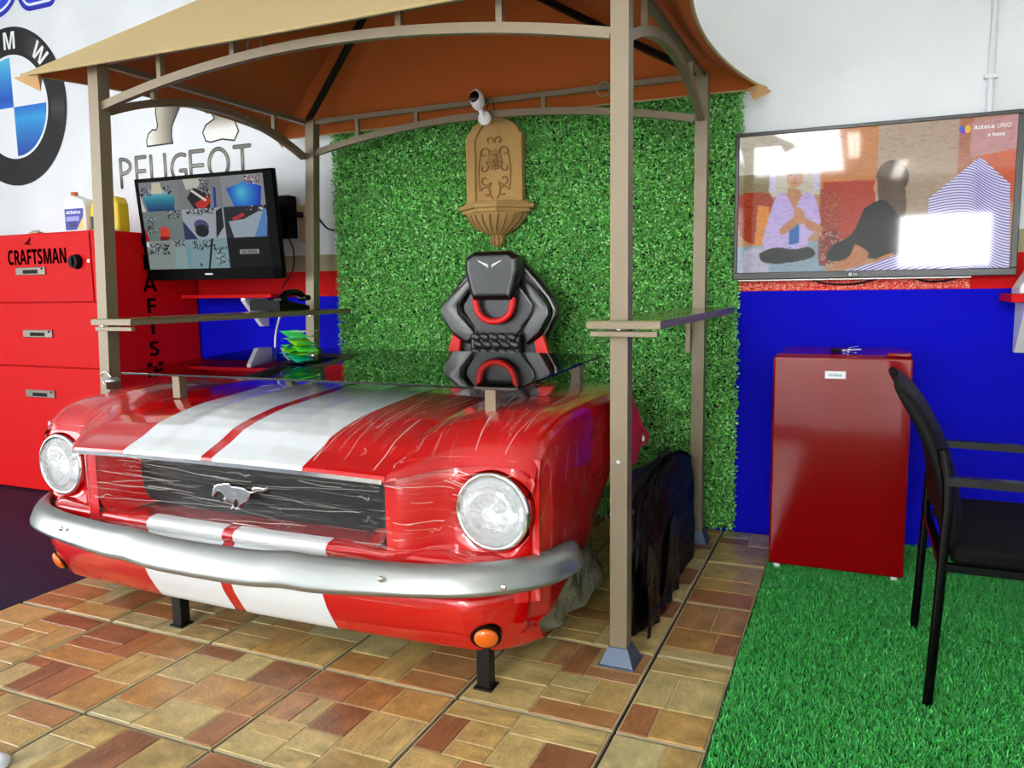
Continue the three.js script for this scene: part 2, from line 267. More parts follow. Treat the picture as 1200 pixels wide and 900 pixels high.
// ------------------------------------------------------------------ gazebo
const GX0 = -0.34, GX1 = 1.712, GZ0 = -0.375, GZ1 = -1.6;
{
  const t = thing('grill_gazebo', 'bronze metal grill gazebo with tan fabric canopy standing over the red car front', 'gazebo', [0.675, 0, -0.99]);
  const lean = (x, y) => x < 0 ? x + (y - 1.3) * 0.05 : x, GB = -0.305;    // the two left posts stand slightly out of plumb
  const w = 0.051;
  for (const [x, z] of [[GX1, GZ0], [GX0, GZ0], [GX1, GZ1], [GB, GZ1]]) {
    const a = [lean(x, 0.0), 0.04, z], b = [lean(x, 1.995), 1.995, z], post = part('post', bar([a, b], w, w), M.bronze, t);
    const fx = lean(x, 0), fs = new THREE.CylinderGeometry(0.042, 0.075, 0.055, 4); fs.rotateY(Math.PI / 4); fs.translate(fx, 0.0275, z);
    part('foot', [toCreasedNormals(fs, 0.3), bx(fx - 0.056, 0, z - 0.056, fx + 0.056, 0.006, z + 0.056, 0.002)], M.footMetal, post);
    for (const y of [1.0, 0.62]) part('screw', cyl(0.007, 0.006, [lean(x, y), y, z + w / 2 - 0.001], [lean(x, y), y, z + w / 2 + 0.004], 10), M.chrome, post);
  }
  const arcX = (z) => Array.from({ length: 25 }, (_, i) => { const x = GX0 + 0.03 + (GX1 - GX0 - 0.06) * i / 24, d = (x - 0.676) / 1.02; return [x, 1.812 + 0.112 * (1 - d * d), z]; });
  const arcZ = (x) => Array.from({ length: 21 }, (_, i) => { const z = GZ0 - 0.03 + (GZ1 - GZ0 + 0.06) * i / 20, d = (z + 0.9875) / 0.585; return [x + (x < 0 ? 0.028 : 0), 1.81 + 0.125 * (1 - d * d), z]; });
  const XL = GX0 + 0.034;
  for (const z of [GZ0, GZ1]) {
    const f = z === GZ0, a = part('arch_bar', bar(arcX(z), 0.024, 0.03), M.bronze, t);
    const b = part('eave_beam', bar([[XL, 1.985, z], [GX1, 1.985, z]], 0.026, 0.022), M.bronze, t);
    for (const x of [0.676 - 0.67, 0.676 - 0.33, 0.676 + 0.33, 0.676 + 0.67]) { const d = (x - 0.676) / 1.02, y = 1.812 + 0.112 * (1 - d * d); part('strut', bar([[x, y + 0.01, z], [x, 1.975, z]], 0.02, 0.02), M.bronze, t); }
  }
  for (const x of [GX0, GX1]) {
    part('arch_bar', bar(arcZ(x), 0.03, 0.03), M.bronze, t);
    const xx = x < 0 ? XL : x; part('eave_beam', bar([[xx, 1.985, GZ0], [xx, 1.985, GZ1]], 0.026, 0.022), M.bronze, t);
    for (const z of [-0.9875 + 0.36, -0.9875 - 0.36]) { const d = (z + 0.9875) / 0.585, y = 1.81 + 0.125 * (1 - d * d); part('strut', bar([[xx, y + 0.01, z], [xx, 1.975, z]], 0.02, 0.02), M.bronze, t); }
  }
  // canopy: four slopes sagging between the hips, brown inside
  const AP = V(0.675, 2.58, -1.01), E = [V(-0.6, 1.95, -0.28), V(1.95, 1.95, -0.28), V(1.95, 1.94, -1.74), V(-0.6, 1.95, -1.74)];
  const inset = [0.02, 0.13, 0.02, 0.05], lift = [0, 0.02, 0.0, 0.035];
  const slope = (k, off) => grid(28, 12, (s, v) => {
    const A = E[k], B = E[(k + 1) % 4], p = A.clone().lerp(B, s), mid = A.clone().add(B).multiplyScalar(0.5), inw = V(AP.x - mid.x, 0, AP.z - mid.z).normalize(), cur = Math.pow(Math.sin(Math.PI * s), 0.7);
    p.addScaledVector(inw, inset[k] * cur); p.y += lift[k] * cur; p.lerp(AP, v);
    p.y += -0.022 * Math.sin(Math.PI * v) ** 2 * Math.sin(Math.PI * s) + off;
    return [p.x, p.y, p.z, s * 2.4, v * 1.5];
  });
  const can = part('canopy', [0, 1, 2, 3].map((k) => slope(k, 0.004)), M.canopy, t);
  part('lining', [0, 1, 2, 3].map((k) => slope(k, -0.004)), M.lining, t, 'rust brown underside of the canopy');
  const hem = []; for (let k = 0; k < 4; k++) { const pts = []; for (let i = 0; i <= 20; i++) { const s = i / 20, A = E[k], B = E[(k + 1) % 4], p = A.clone().lerp(B, s), mid = A.clone().add(B).multiplyScalar(0.5), inw = V(AP.x - mid.x, 0, AP.z - mid.z).normalize(), cur = Math.pow(Math.sin(Math.PI * s), 0.7); p.addScaledVector(inw, inset[k] * cur); p.y += lift[k] * cur; pts.push([p.x, p.y, p.z]); } hem.push(tube(pts, 0.006, 40, 6)); }
  part('hem', hem, M.canopy, can);
  for (const [k, sx, sz] of [[0, 1, -1], [1, -1, -1], [2, -1, 1], [3, 1, 1]]) {
    const c = E[k], g = new THREE.BufferGeometry(), a = [c.x - sx * 0.02, c.y - 0.012, c.z - sz * 0.02], b = [c.x + sx * 0.075, c.y + 0.004, c.z + sz * 0.01], d = [c.x + sx * 0.02, c.y + 0.004, c.z + sz * 0.07], f = [c.x + sx * 0.045, c.y - 0.055, c.z + sz * 0.04];
    g.setAttribute('position', new THREE.Float32BufferAttribute([a, b, f, a, f, d, a, d, b, b, d, f].flat(), 3)); g.setAttribute('uv', new THREE.Float32BufferAttribute(new Float32Array(24), 2)); g.computeVertexNormals(); part('corner_pocket', g, M.pocket, can);
  }
  for (const [x, z] of [[GX1, GZ0], [XL, GZ0], [GX1, GZ1], [XL, GZ1]]) {
    const pts = []; for (let i = 0; i <= 10; i++) { const s = i / 10, p = V(x, 1.985, z).lerp(V(AP.x, AP.y - 0.06, AP.z), s); p.y -= 0.012 * Math.sin(Math.PI * s); pts.push([p.x, p.y, p.z]); }
    part('rafter', bar(pts, 0.024, 0.024), M.darkMetal, t);
  }
  for (const [x, z] of [[1.3, -1.55], [0.4, -0.42]]) { const r = new THREE.TorusGeometry(0.03, 0.004, 8, 20); r.translate(x, 1.965, z); part('hook_ring', r, M.bronze, t); }
  // side shelves on brackets
  for (const s of [0, 1]) {
    const x0 = s ? 1.635 : -0.345, x1 = s ? 1.845 : -0.135, y = 1.03, za = -0.29, zb = -1.68;
    const sh = part('side_shelf', bx(x0, y - 0.004, zb, x1, y, za - 0.004, 0.0015), phys('#6a6a30', 0.22, { clearcoat: 0.3 }), t, 'glossy dark shelf top with the hedge reflection put in its colour');  // olive base colour stands in for the hedge mirrored in the dark top
    part('shelf_rail', [bx(x0, y - 0.024, za - 0.012, x1, y - 0.003, za, 0.002), bx(x0, y - 0.024, zb, x1, y - 0.003, zb + 0.014, 0.002), bx(x1 - 0.012, y - 0.024, zb, x1, y - 0.004, za - 0.012, 0.002), bx(x0, y - 0.024, zb, x0 + 0.012, y - 0.004, za - 0.012, 0.002)], M.bronze, sh);
    part('shelf_rail', [bx(x0 + 0.006, y - 0.046, za - 0.03, x1 - 0.012, y - 0.03, za - 0.012, 0.002)], M.bronze, sh);
    if (s) for (const z of [GZ1 + 0.045]) part('bracket', [bar([[s ? GX1 - 0.038 : GX0 + 0.045, 0.84, z], [s ? GX1 - 0.038 : GX0 + 0.045, 1.01, z]], 0.02, 0.02), bar([[x0 + 0.01, 1.0, z], [x1 - 0.01, 1.0, z]], 0.018, 0.016)], M.bronze, sh);
  }
}
// ------------------------------------------------------------------ the car front used as a counter
const XC = 0.57;
{
  const t = thing('car_front', 'red car front with white racing stripes, wrapped in clear plastic film, standing under the gazebo', 'car', [XC, 0, -0.5]);
  const HOOD = [[0.082, 0.622], [0.078, 0.636], [0.05, 0.648], [0.0, 0.667], [-0.06, 0.697], [-0.125, 0.714], [-0.2, 0.729], [-0.27, 0.739], [-0.42, 0.75], [-0.6, 0.762], [-0.85, 0.764], [-1.1, 0.752]];
  const FEND = [[-0.03, 0.63], [-0.045, 0.652], [-0.07, 0.676], [-0.12, 0.705], [-0.2, 0.73], [-0.32, 0.75], [-0.41, 0.756], [-0.6, 0.76], [-0.85, 0.756], [-1.12, 0.742]];
  const zs = HOOD.map((h) => h[0]), ZR = -1.1;
  const hoodY = (d, z) => lerpTable(HOOD, z) - 0.014 * (d / 0.6) ** 2 + 0.006 * Math.exp(-(((Math.abs(d) - 0.2) / 0.03) ** 2));
  const lipZ = (d) => 0.082 - 0.026 * (d / 0.6) ** 2;
  // v runs from the lip to the rear; points bunch where the hood curves
  const vz = (v, d) => { const k = v * (zs.length - 1), i = Math.min(zs.length - 2, Math.floor(k)), z = zs[i] + (zs[i + 1] - zs[i]) * (k - i); return z + (lipZ(d) - 0.082) * Math.max(0, 1 + Math.min(0, z) / 0.4); };
  const hoodStrip = (a, b, off, n) => grid(n, 66, (u, v) => { const d = a + (b - a) * u, k = v * (zs.length - 1), i = Math.min(zs.length - 2, Math.floor(k)), z0 = zs[i] + (zs[i + 1] - zs[i]) * (k - i); return [XC + d, hoodY(d, z0) + off, vz(v, d) + off * 0.5]; });
  const hood = part('hood', hoodStrip(-0.605, 0.605, 0, 44), M.red, t);
  for (const [a, b] of [[-0.355, -0.022], [0.022, 0.345]]) part('racing_stripe', hoodStrip(a, b, 0.0014, 12), M.stripe, hood, 'white racing stripe');
  part('hood_lip', bar(Array.from({ length: 25 }, (_, i) => { const d = -0.6 + 1.2 * i / 24; return [XC + d, 0.622 - 0.014 * (d / 0.6) ** 2, lipZ(d) + 0.002]; }), 0.008, 0.012), M.chrome, hood, 'bright metal strip along the hood edge');
  const lowY = [[0.0, 0.165], [-0.06, 0.178], [-0.22, 0.2], [-0.38, 0.24], [-0.54, 0.295], [-0.66, 0.35], [-0.77, 0.42], [-0.86, 0.5], [-0.95, 0.55], [-1.04, 0.57], [-1.12, 0.56]];
  const narrow = (s, d, z) => (s > 0 || d < 0.6 ? d : 0.6 + (d - 0.6) * (1 - 0.24 * smooth(-0.18, -0.33, z)));   // the hidden left side is cut back round the post
  const edgeY = (z) => { const za = z + 0.086 * (1 - smooth(0.0, 0.42, -0.03 - z)); return hoodY(0.605, Math.min(0.082, za + 0.026 * Math.max(0, 1 + Math.min(0, za) / 0.4))) + 0.001; };
  const frontZ = (d, z) => { const m = smooth(0.6, 0.76, d), f = 1 - smooth(0.0, 0.42, -0.03 - z); return z + f * (0.086 * (1 - m) - 0.055 * m - 0.02 * smooth(0.9, 0.97, d)); };
  for (const s of [1, -1]) {
    const fz = (v) => -0.03 - 1.09 * v * (0.35 + 0.65 * v);
    const prof = (z) => {   // from the hood gap out over the crest and down the side
      const Y = lerpTable(FEND, z), lo = lerpTable(lowY, z), nose = smooth(-0.16, -0.03, z);
      const side = 0.992 - 0.03 * nose, H0 = edgeY(z);
      return [[0.585, H0 - 0.006], [0.612, H0], [0.7, 0.4 * H0 + 0.6 * Y + 0.004], [0.8, Y + 0.01], [0.9, Y + 0.01], [0.945, Y + 0.004], [0.965, Y - 0.008], [0.98, Y - 0.032], [side - 0.002, Y - 0.09], [side, Y - 0.16], [side, lo + (Y - 0.16 - lo) * 0.66], [side - 0.004, lo + (Y - 0.16 - lo) * 0.33], [side - 0.014, lo + 0.004], [side - 0.028, lo]];
    };
    part('fender', grid(13 * 3, 40, (u, v) => { const z = fz(v), P = prof(z), k = u * 13, i = Math.min(12, Math.floor(k)), f = k - i; const d = P[i][0] + (P[i + 1][0] - P[i][0]) * f; return [XC + s * narrow(s, d, frontZ(d, z)), P[i][1] + (P[i + 1][1] - P[i][1]) * f, frontZ(d, z)]; }), M.red, t);
    // rolled rim of the wheel opening
    part('arch_rim', tube(Array.from({ length: 24 }, (_, i) => { const z = -0.13 - 0.97 * i / 23; return [XC + s * narrow(s, 0.966, z), lerpTable(lowY, z), z]; }), 0.006, 60, 6), M.red, t);
  }
  const bow = (d) => -0.035 * (d / 0.9) ** 2 - 6 * Math.max(0, Math.abs(d) - 0.8) ** 2;
  // lamp panels either side of the grille, each a sheet with a round hole, and the inner cowl of the opening
  const panelZ = (d, y) => 0.003 - 0.09 * smooth(0.6, 0.76, d) - 0.035 * smooth(0.9, 0.97, d) ** 2 - 0.012 * smooth(0.6, 0.65, y);
  for (const s of [1, -1]) {
    const c = [0.861, 0.514], B = [0.572, 0.984, 0.26, 0.662];
    part('lamp_panel', grid(96, 12, (u, v) => {
      const a = u * Math.PI * 2, ca = Math.cos(a), sa = Math.sin(a), rx = ca > 0 ? (B[1] - c[0]) / ca : ca < 0 ? (B[0] - c[0]) / ca : 9, ry = sa > 0 ? (B[3] - c[1]) / sa : sa < 0 ? (B[2] - c[1]) / sa : 9, R0 = Math.min(rx, ry, 9), R1 = Math.min(0.111, R0 - 0.002), r = R1 + (R0 - R1) * v, d = c[0] + r * ca, y = c[1] + r * sa;
      const yy = Math.min(y, 0.66 - 0.04 * (1 - smooth(0.575, 0.64, d)));
      return [XC + s * d, yy, panelZ(d, yy) + (v === 0 ? -0.012 : 0)];
    }), M.red, t);
    const CW = [[0.572, 0.62], [0.576, 0.56], [0.577, 0.5], [0.572, 0.45], [0.562, 0.42], [0.54, 0.4], [0.5, 0.392]];
    part('grille_cowl', grid(24, 10, (u, v) => { const k = u * 6, i = Math.min(5, Math.floor(k)), f = k - i, d = CW[i][0] + (CW[i + 1][0] - CW[i][0]) * f, y = CW[i][1] + (CW[i + 1][1] - CW[i][1]) * f; return [XC + s * (d - 0.05 * v), y + 0.012 * v * u, panelZ(0.572, y) - 0.002 - 0.14 * v]; }), M.red, t, 'red inner wall of the grille opening');
  }
  const mesh = canvasTex(128, 128, (g) => { g.fillStyle = '#040405'; g.fillRect(0, 0, 128, 128); g.strokeStyle = '#191b1d'; g.lineWidth = 7; for (let j = 0; j < 4; j++) for (let i = 0; i < 4; i++) { const x = i * 32 + (j % 2) * 16, y = j * 32; g.beginPath(); g.moveTo(x, y - 16); g.lineTo(x + 16, y); g.lineTo(x, y + 16); g.lineTo(x - 16, y); g.closePath(); g.stroke(); } });
  mesh.wrapS = mesh.wrapT = THREE.RepeatWrapping; mesh.repeat.set(28, 28);
  part('grille', bx(XC - 0.6, 0.37, -0.16, XC + 0.6, 0.61, -0.142, 0), std('#ffffff', 0.4, { map: mesh, bumpMap: mesh, bumpScale: 0.004, metalness: 0.3 }), t);
  // stepped ledge below the grille and the valance below the bumper, swept along the bowed front
  const sweep = (prof, d0, d1, n, off = 0) => grid(n, prof.length * 2 - 2, (u, v) => {
    const d = d0 + (d1 - d0) * u, k = v * (prof.length - 1), i = Math.min(prof.length - 2, Math.floor(k)), f = k - i, a = prof[i], b = prof[i + 1], nx = a[1] - b[1], nz = b[0] - a[0], L = Math.hypot(nx, nz) || 1;
    return [XC + d, a[1] + (b[1] - a[1]) * f + off * Math.abs(nz) / L, a[0] + (b[0] - a[0]) * f + bow(d) + off * Math.abs(nx) / L];
  });
  const LEDGE = [[-0.14, 0.392], [-0.03, 0.396], [0.0, 0.391], [0.012, 0.38], [0.013, 0.362], [0.004, 0.352], [0.004, 0.349], [0.016, 0.342], [0.02, 0.3], [-0.02, 0.27]];
  const VAL = [[-0.06, 0.3], [0.01, 0.298], [0.034, 0.284], [0.036, 0.25], [0.018, 0.2], [-0.01, 0.15], [-0.03, 0.118], [-0.055, 0.102], [-0.12, 0.1]];
  const ledge = part('bumper_ledge', sweep(LEDGE, -0.965, 0.965, 60), M.red, t), val = part('valance', sweep(VAL, -0.955, 0.955, 60), M.red, t);
  for (const [a, b] of [[-0.35, -0.024], [0.02, 0.365]]) { part('racing_stripe', sweep(LEDGE.slice(1), a, b, 14, 0.0015), M.stripe, ledge, 'white racing stripe'); part('racing_stripe', grid(14, 16, (u, v) => { const k = v * 8, i = Math.min(7, Math.floor(k)), f = k - i, q = 0.285 - (VAL[i][1] + (VAL[i + 1][1] - VAL[i][1]) * f), wide = 1 + 0.0 * q, d = (a + (b - a) * u) * wide + (a < 0 ? 0.0 : 0), y = VAL[i][1] + (VAL[i + 1][1] - VAL[i][1]) * f; return [XC + d, y, VAL[i][0] + (VAL[i + 1][0] - VAL[i][0]) * f + bow(d) + 0.0015]; }), M.stripe, val, 'white racing stripe'); }
  // bumper: a rounded blade that wraps round both corners
  const bp = [[1.004, -0.35], [1.012, -0.27], [1.0, -0.19], [0.968, -0.115], [0.912, -0.05], [0.83, 0.006], [0.7, 0.046], [0.5, 0.075], [0.3, 0.093], [0.12, 0.103]];
  const path = new THREE.CatmullRomCurve3([...bp.map(([d, z]) => V(XC + d, 0, z)), ...bp.slice().reverse().map(([d, z]) => V(XC - d, 0, z))], false, 'centripetal');
  const sec = [[0, 0.057], [0.014, 0.051], [0.028, 0.036], [0.039, 0.016], [0.047, -0.008], [0.053, -0.026], [0.052, -0.038], [0.044, -0.048], [0.026, -0.056], [0, -0.058], [-0.012, -0.05], [-0.012, 0.05], [0, 0.057]];
  const bump = grid(160, sec.length - 1, (u, v) => {
    const p = path.getPointAt(u), tg = path.getTangentAt(u), out = V(tg.z, 0, -tg.x).normalize(); if (out.z < 0 && Math.abs(p.x - XC) < 0.9) out.negate(); if (Math.abs(p.x - XC) >= 0.9 && out.x * (p.x - XC) < 0) out.negate();
    const q = sec[Math.round(v * (sec.length - 1))], e = Math.min(1, Math.min(u, 1 - u) / 0.05), k = Math.sqrt(Math.max(0.0004, 1 - (1 - e) ** 2)), d = (p.x - XC), y = 0.335 + 0.022 * smooth(0.1, 1.0, Math.abs(d)) + 0.006 * Math.exp(-((Math.abs(d) - 0.3) ** 2) / 0.004);
    const hk = k * (0.9 - 0.14 * smooth(0.3, 0.75, Math.abs(d))); return [p.x + out.x * q[0] * k, y - 0.004 + q[1] * hk, p.z + out.z * q[0] * k, u * 2, v * 0.3];
  });
  const bm = part('bumper', bump, M.bumper, t, 'dull silver bumper under plastic film');
  for (const d of [-0.62, 0.62, 0.95]) { const g = new THREE.SphereGeometry(0.009, 12, 8); g.scale(1, 1, 0.6); g.translate(XC + d, 0.358, d > 0.9 ? 0.045 : 0.112); part('bolt', g, M.chrome, bm); }
  // lamps
  for (const s of [1, -1]) {
    const x = XC + s * 0.861, y = 0.514, hl = part('headlight', new THREE.LatheGeometry([[0.012, 0], [0.05, 0.008], [0.085, 0.03], [0.099, 0.06]].map(([r, z]) => new THREE.Vector2(r, z)), 40).rotateX(Math.PI / 2).translate(x, y, -0.16), M.reflector, t);
    const tex = canvasTex(256, 256, (g) => { g.fillStyle = '#808080'; g.fillRect(0, 0, 256, 256); for (let i = 0; i < 26; i++) { g.fillStyle = i % 2 ? '#c8c8c8' : '#505050'; g.fillRect(i * 10, 40, 6, 80); g.fillRect(i * 10, 150, 6, 70); } for (let j = 0; j < 9; j++) { g.fillStyle = j % 2 ? '#b0b0b0' : '#404040'; g.fillRect(0, j * 30, 256, 5); } }, false);
    part('lens', new THREE.LatheGeometry([[0, 0.022], [0.035, 0.02], [0.07, 0.011], [0.095, -0.004], [0.1, -0.012]].map(([r, z]) => new THREE.Vector2(r, z)), 40).rotateX(Math.PI / 2).translate(x, y, -0.075), phys('#f2f5f6', 0.12, { transmission: 0.6, thickness: 0, ior: 1.5, bumpMap: tex, bumpScale: 0.012, side: THREE.DoubleSide }), hl, 'clear fluted glass lens');
    const bulb = new THREE.SphereGeometry(0.018, 16, 12); bulb.translate(x, y, -0.125); part('bulb', bulb, M.plasticWhite, hl);
    part('trim_ring', new THREE.TorusGeometry(0.104, 0.008, 12, 48).translate(x, y, -0.082), M.chrome, hl);
    part('bucket', new THREE.CylinderGeometry(0.113, 0.1, 0.08, 40, 1, true).rotateX(Math.PI / 2).translate(x, y, -0.125), M.red, hl);
    const ax = XC + s * 0.853, ay = 0.172, az = bow(0.853) + 0.003, set = (g, o) => g.translate(0, 0, o).rotateX(0.42).rotateY(s * 0.42).translate(ax, ay, az);
    const tl = part('turn_light', set(new THREE.CylinderGeometry(0.043, 0.045, 0.02, 28).rotateX(Math.PI / 2), -0.004), M.blackGloss, t, 'black socket of the turn light');
    const dome = new THREE.SphereGeometry(0.034, 24, 16); dome.scale(1, 1, 0.5); part('amber_lens', set(dome, 0.008), M.amber, tl, 'amber lens');
    part('amber_reflector', set(new THREE.CylinderGeometry(0.03, 0.03, 0.003, 20).rotateX(Math.PI / 2), 0.0078), M.reflector, tl);
  }
  // running horse in the grille
  const H = [[180, 140], [197, 185], [240, 150], [300, 158], [330, 142], [380, 152], [425, 145], [468, 205], [560, 215], [660, 245], [720, 288], [775, 300], [772, 255], [800, 228], [870, 235], [950, 255], [1000, 240], [1018, 222], [1012, 275], [960, 305], [860, 302], [800, 332], [745, 330], [722, 395], [690, 440], [625, 470], [575, 515], [560, 578], [490, 575], [530, 530], [555, 455], [520, 412], [500, 440], [472, 500], [485, 545], [420, 574], [455, 520], [425, 472], [372, 470], [332, 450], [320, 392], [345, 370], [300, 290], [240, 268], [198, 320], [165, 370], [130, 335], [155, 255], [180, 205]];
  part('horse_emblem', ext(H.map(([u, v]) => { const x = (u / 13.33 - 10) * 0.00358, y = -(v / 13.33 - 25) * 0.0028 + (u / 13.33 - 10) * 0.00045; return [x, y]; }), 0.014, 0.003, 3).translate(0.408, 0.462, -0.105), M.chrome, t, 'small chrome running horse');
  part('emblem_stalk', cyl(0.006, 0.006, [0.52, 0.47, -0.145], [0.52, 0.47, -0.1]), M.black, t);
  // inner structure and legs
  part('inner_frame', [bx(XC - 0.84, 0.3, -1.08, XC + 0.88, 0.58, -0.2, 0.01), bx(XC - 0.8, 0.13, -0.2, XC + 0.8, 0.3, -0.13, 0.01)], M.black, t);
  part('rear_panel', bx(XC - 0.865, 0.5, -1.122, XC + 0.955, 0.735, -1.105, 0.004), M.red, t);
  for (const [x, z] of [[0.256, -0.075], [1.401, -0.085], [0.0, -1.02], [1.2, -1.02]]) part('leg', [bx(x - 0.02, 0.006, z - 0.02, x + 0.02, z < -1 ? 0.32 : 0.15, z + 0.02, 0.003), bx(x - 0.028, 0, z - 0.028, x + 0.028, 0.007, z + 0.028, 0.002)], M.darkMetal, t);
  // stretch film: white streaks paint in light caught on its creases, the rest is clear
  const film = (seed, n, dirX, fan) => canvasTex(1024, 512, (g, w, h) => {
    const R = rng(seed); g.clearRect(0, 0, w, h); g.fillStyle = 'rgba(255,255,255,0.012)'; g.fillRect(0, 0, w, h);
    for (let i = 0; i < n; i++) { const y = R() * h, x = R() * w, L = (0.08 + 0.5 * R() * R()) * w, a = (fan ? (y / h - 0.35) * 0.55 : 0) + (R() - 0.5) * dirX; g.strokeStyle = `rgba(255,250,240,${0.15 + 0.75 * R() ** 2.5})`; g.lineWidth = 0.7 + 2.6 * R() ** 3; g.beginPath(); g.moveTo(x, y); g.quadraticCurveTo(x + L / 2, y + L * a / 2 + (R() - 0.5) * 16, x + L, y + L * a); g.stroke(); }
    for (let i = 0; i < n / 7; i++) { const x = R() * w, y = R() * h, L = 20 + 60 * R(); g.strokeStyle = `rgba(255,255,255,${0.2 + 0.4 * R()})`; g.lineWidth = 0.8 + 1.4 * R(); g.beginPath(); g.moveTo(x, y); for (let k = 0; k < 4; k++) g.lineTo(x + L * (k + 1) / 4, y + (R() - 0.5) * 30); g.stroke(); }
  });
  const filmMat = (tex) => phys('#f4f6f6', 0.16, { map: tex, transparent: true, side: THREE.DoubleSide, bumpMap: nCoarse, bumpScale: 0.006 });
  const FP = [[0.088, 0.632], [0.084, 0.6], [0.05, 0.54], [0.03, 0.48], [0.022, 0.42], [0.03, 0.395], [0.045, 0.37], [0.075, 0.4]];
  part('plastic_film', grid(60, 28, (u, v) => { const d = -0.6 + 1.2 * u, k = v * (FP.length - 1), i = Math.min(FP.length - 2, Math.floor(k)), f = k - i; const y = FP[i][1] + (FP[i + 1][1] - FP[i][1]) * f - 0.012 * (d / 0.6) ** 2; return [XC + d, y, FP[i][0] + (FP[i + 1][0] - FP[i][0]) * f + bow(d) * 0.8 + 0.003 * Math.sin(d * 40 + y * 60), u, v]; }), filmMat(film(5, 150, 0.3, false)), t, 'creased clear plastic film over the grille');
  const topAt = (s, d, v) => {   // a point of the hood or fender top, v from the front edge back
    if (d < 0.607) { const z0 = 0.075 - 1.0 * v; return [XC + s * d, hoodY(d, z0) + 0.006, z0 + (lipZ(d) - 0.082) * Math.max(0, 1 + Math.min(0, z0) / 0.4)]; }
    const z = -0.03 - 0.95 * v, Y = lerpTable(FEND, z), H0 = edgeY(z), f = clamp((d - 0.608) / 0.192, 0, 1), yy = H0 + (Y + 0.01 - H0) * Math.min(1, f * 1.4);
    return [XC + s * narrow(s, d, frontZ(d, z)), yy - 0.05 * smooth(0.92, 0.975, d) ** 2 + 0.007, frontZ(d, z)];
  };
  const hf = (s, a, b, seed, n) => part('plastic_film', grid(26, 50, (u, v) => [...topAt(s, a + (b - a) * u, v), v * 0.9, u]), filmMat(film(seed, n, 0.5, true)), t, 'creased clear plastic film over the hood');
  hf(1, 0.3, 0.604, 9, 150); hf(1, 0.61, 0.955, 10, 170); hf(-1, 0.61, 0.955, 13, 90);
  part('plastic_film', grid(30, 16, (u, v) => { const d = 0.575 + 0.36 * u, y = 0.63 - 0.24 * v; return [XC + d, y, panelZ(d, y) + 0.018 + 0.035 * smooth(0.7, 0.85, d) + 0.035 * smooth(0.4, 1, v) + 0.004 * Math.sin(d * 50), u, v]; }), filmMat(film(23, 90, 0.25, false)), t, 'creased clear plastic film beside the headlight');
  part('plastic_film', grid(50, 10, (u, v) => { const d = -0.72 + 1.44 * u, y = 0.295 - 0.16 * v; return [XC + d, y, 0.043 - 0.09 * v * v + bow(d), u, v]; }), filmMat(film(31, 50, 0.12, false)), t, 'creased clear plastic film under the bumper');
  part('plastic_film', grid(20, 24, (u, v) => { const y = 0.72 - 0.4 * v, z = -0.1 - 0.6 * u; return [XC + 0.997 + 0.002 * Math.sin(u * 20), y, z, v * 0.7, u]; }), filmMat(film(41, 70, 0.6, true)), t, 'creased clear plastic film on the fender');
  // loose film bagged under the wheel opening
  const loose = phys('#a8a78c', 0.18, { transmission: 0.3, thickness: 0, side: THREE.DoubleSide, bumpMap: nCoarse, bumpScale: 0.02 });
  part('plastic_film', grid(40, 24, (u, v) => { const z = -0.14 - 0.72 * u, top = lerpTable(lowY, z) + 0.01, bot = 0.15 - 0.12 * smooth(0, 0.5, u) + 0.03 * smooth(0.7, 1, u), y = top + (bot - top) * v, R = Math.sin(u * 23 + v * 9) * Math.sin(v * 17 - u * 5); return [XC + 0.95 - 0.06 * Math.sin(Math.PI * v) + 0.016 * R - 0.1 * smooth(0.6, 1, v) * (1 - u), y, z + 0.01 * Math.sin(v * 14), u * 2, v]; }), loose, t, 'crumpled clear plastic bagged in the wheel opening');
}
// glass top on short posts, tilted a little with the hood below it
const glassY = (z) => 0.828 + (-0.31 - z) * 0.05;
{
  const t = thing('glass_tabletop', 'rectangular clear glass tabletop on short metal posts above the car hood', 'tabletop', [0.62, 0.75, -0.68]);
  const pg = ext([[-0.225, 0], [1.395, 0], [1.41, 0.012], [1.445, 0.76], [1.43, 0.775], [-0.225, 0.775]], 0.008, 0.0015).rotateX(-Math.PI / 2); pg.rotateX(Math.atan(0.05)); pg.translate(0, glassY(-0.31) - 0.008, -0.31);
  part('glass_pane', pg, phys('#8f9a92', 0.01, { transmission: 1, thickness: 0, ior: 2.0 }), t);
  for (const [x, z, y0] of [[1.315, -0.345, 0.735], [0.02, -0.355, 0.735], [1.37, -0.98, 0.745], [0.02, -0.98, 0.745]]) part('post', [bx(x - 0.018, y0, z - 0.018, x + 0.018, glassY(z) - 0.012, z + 0.018, 0.002), bx(x - 0.026, glassY(z) - 0.0135, z - 0.026, x + 0.026, glassY(z) - 0.0105, z + 0.026, 0.001)], M.bronze, t);
}
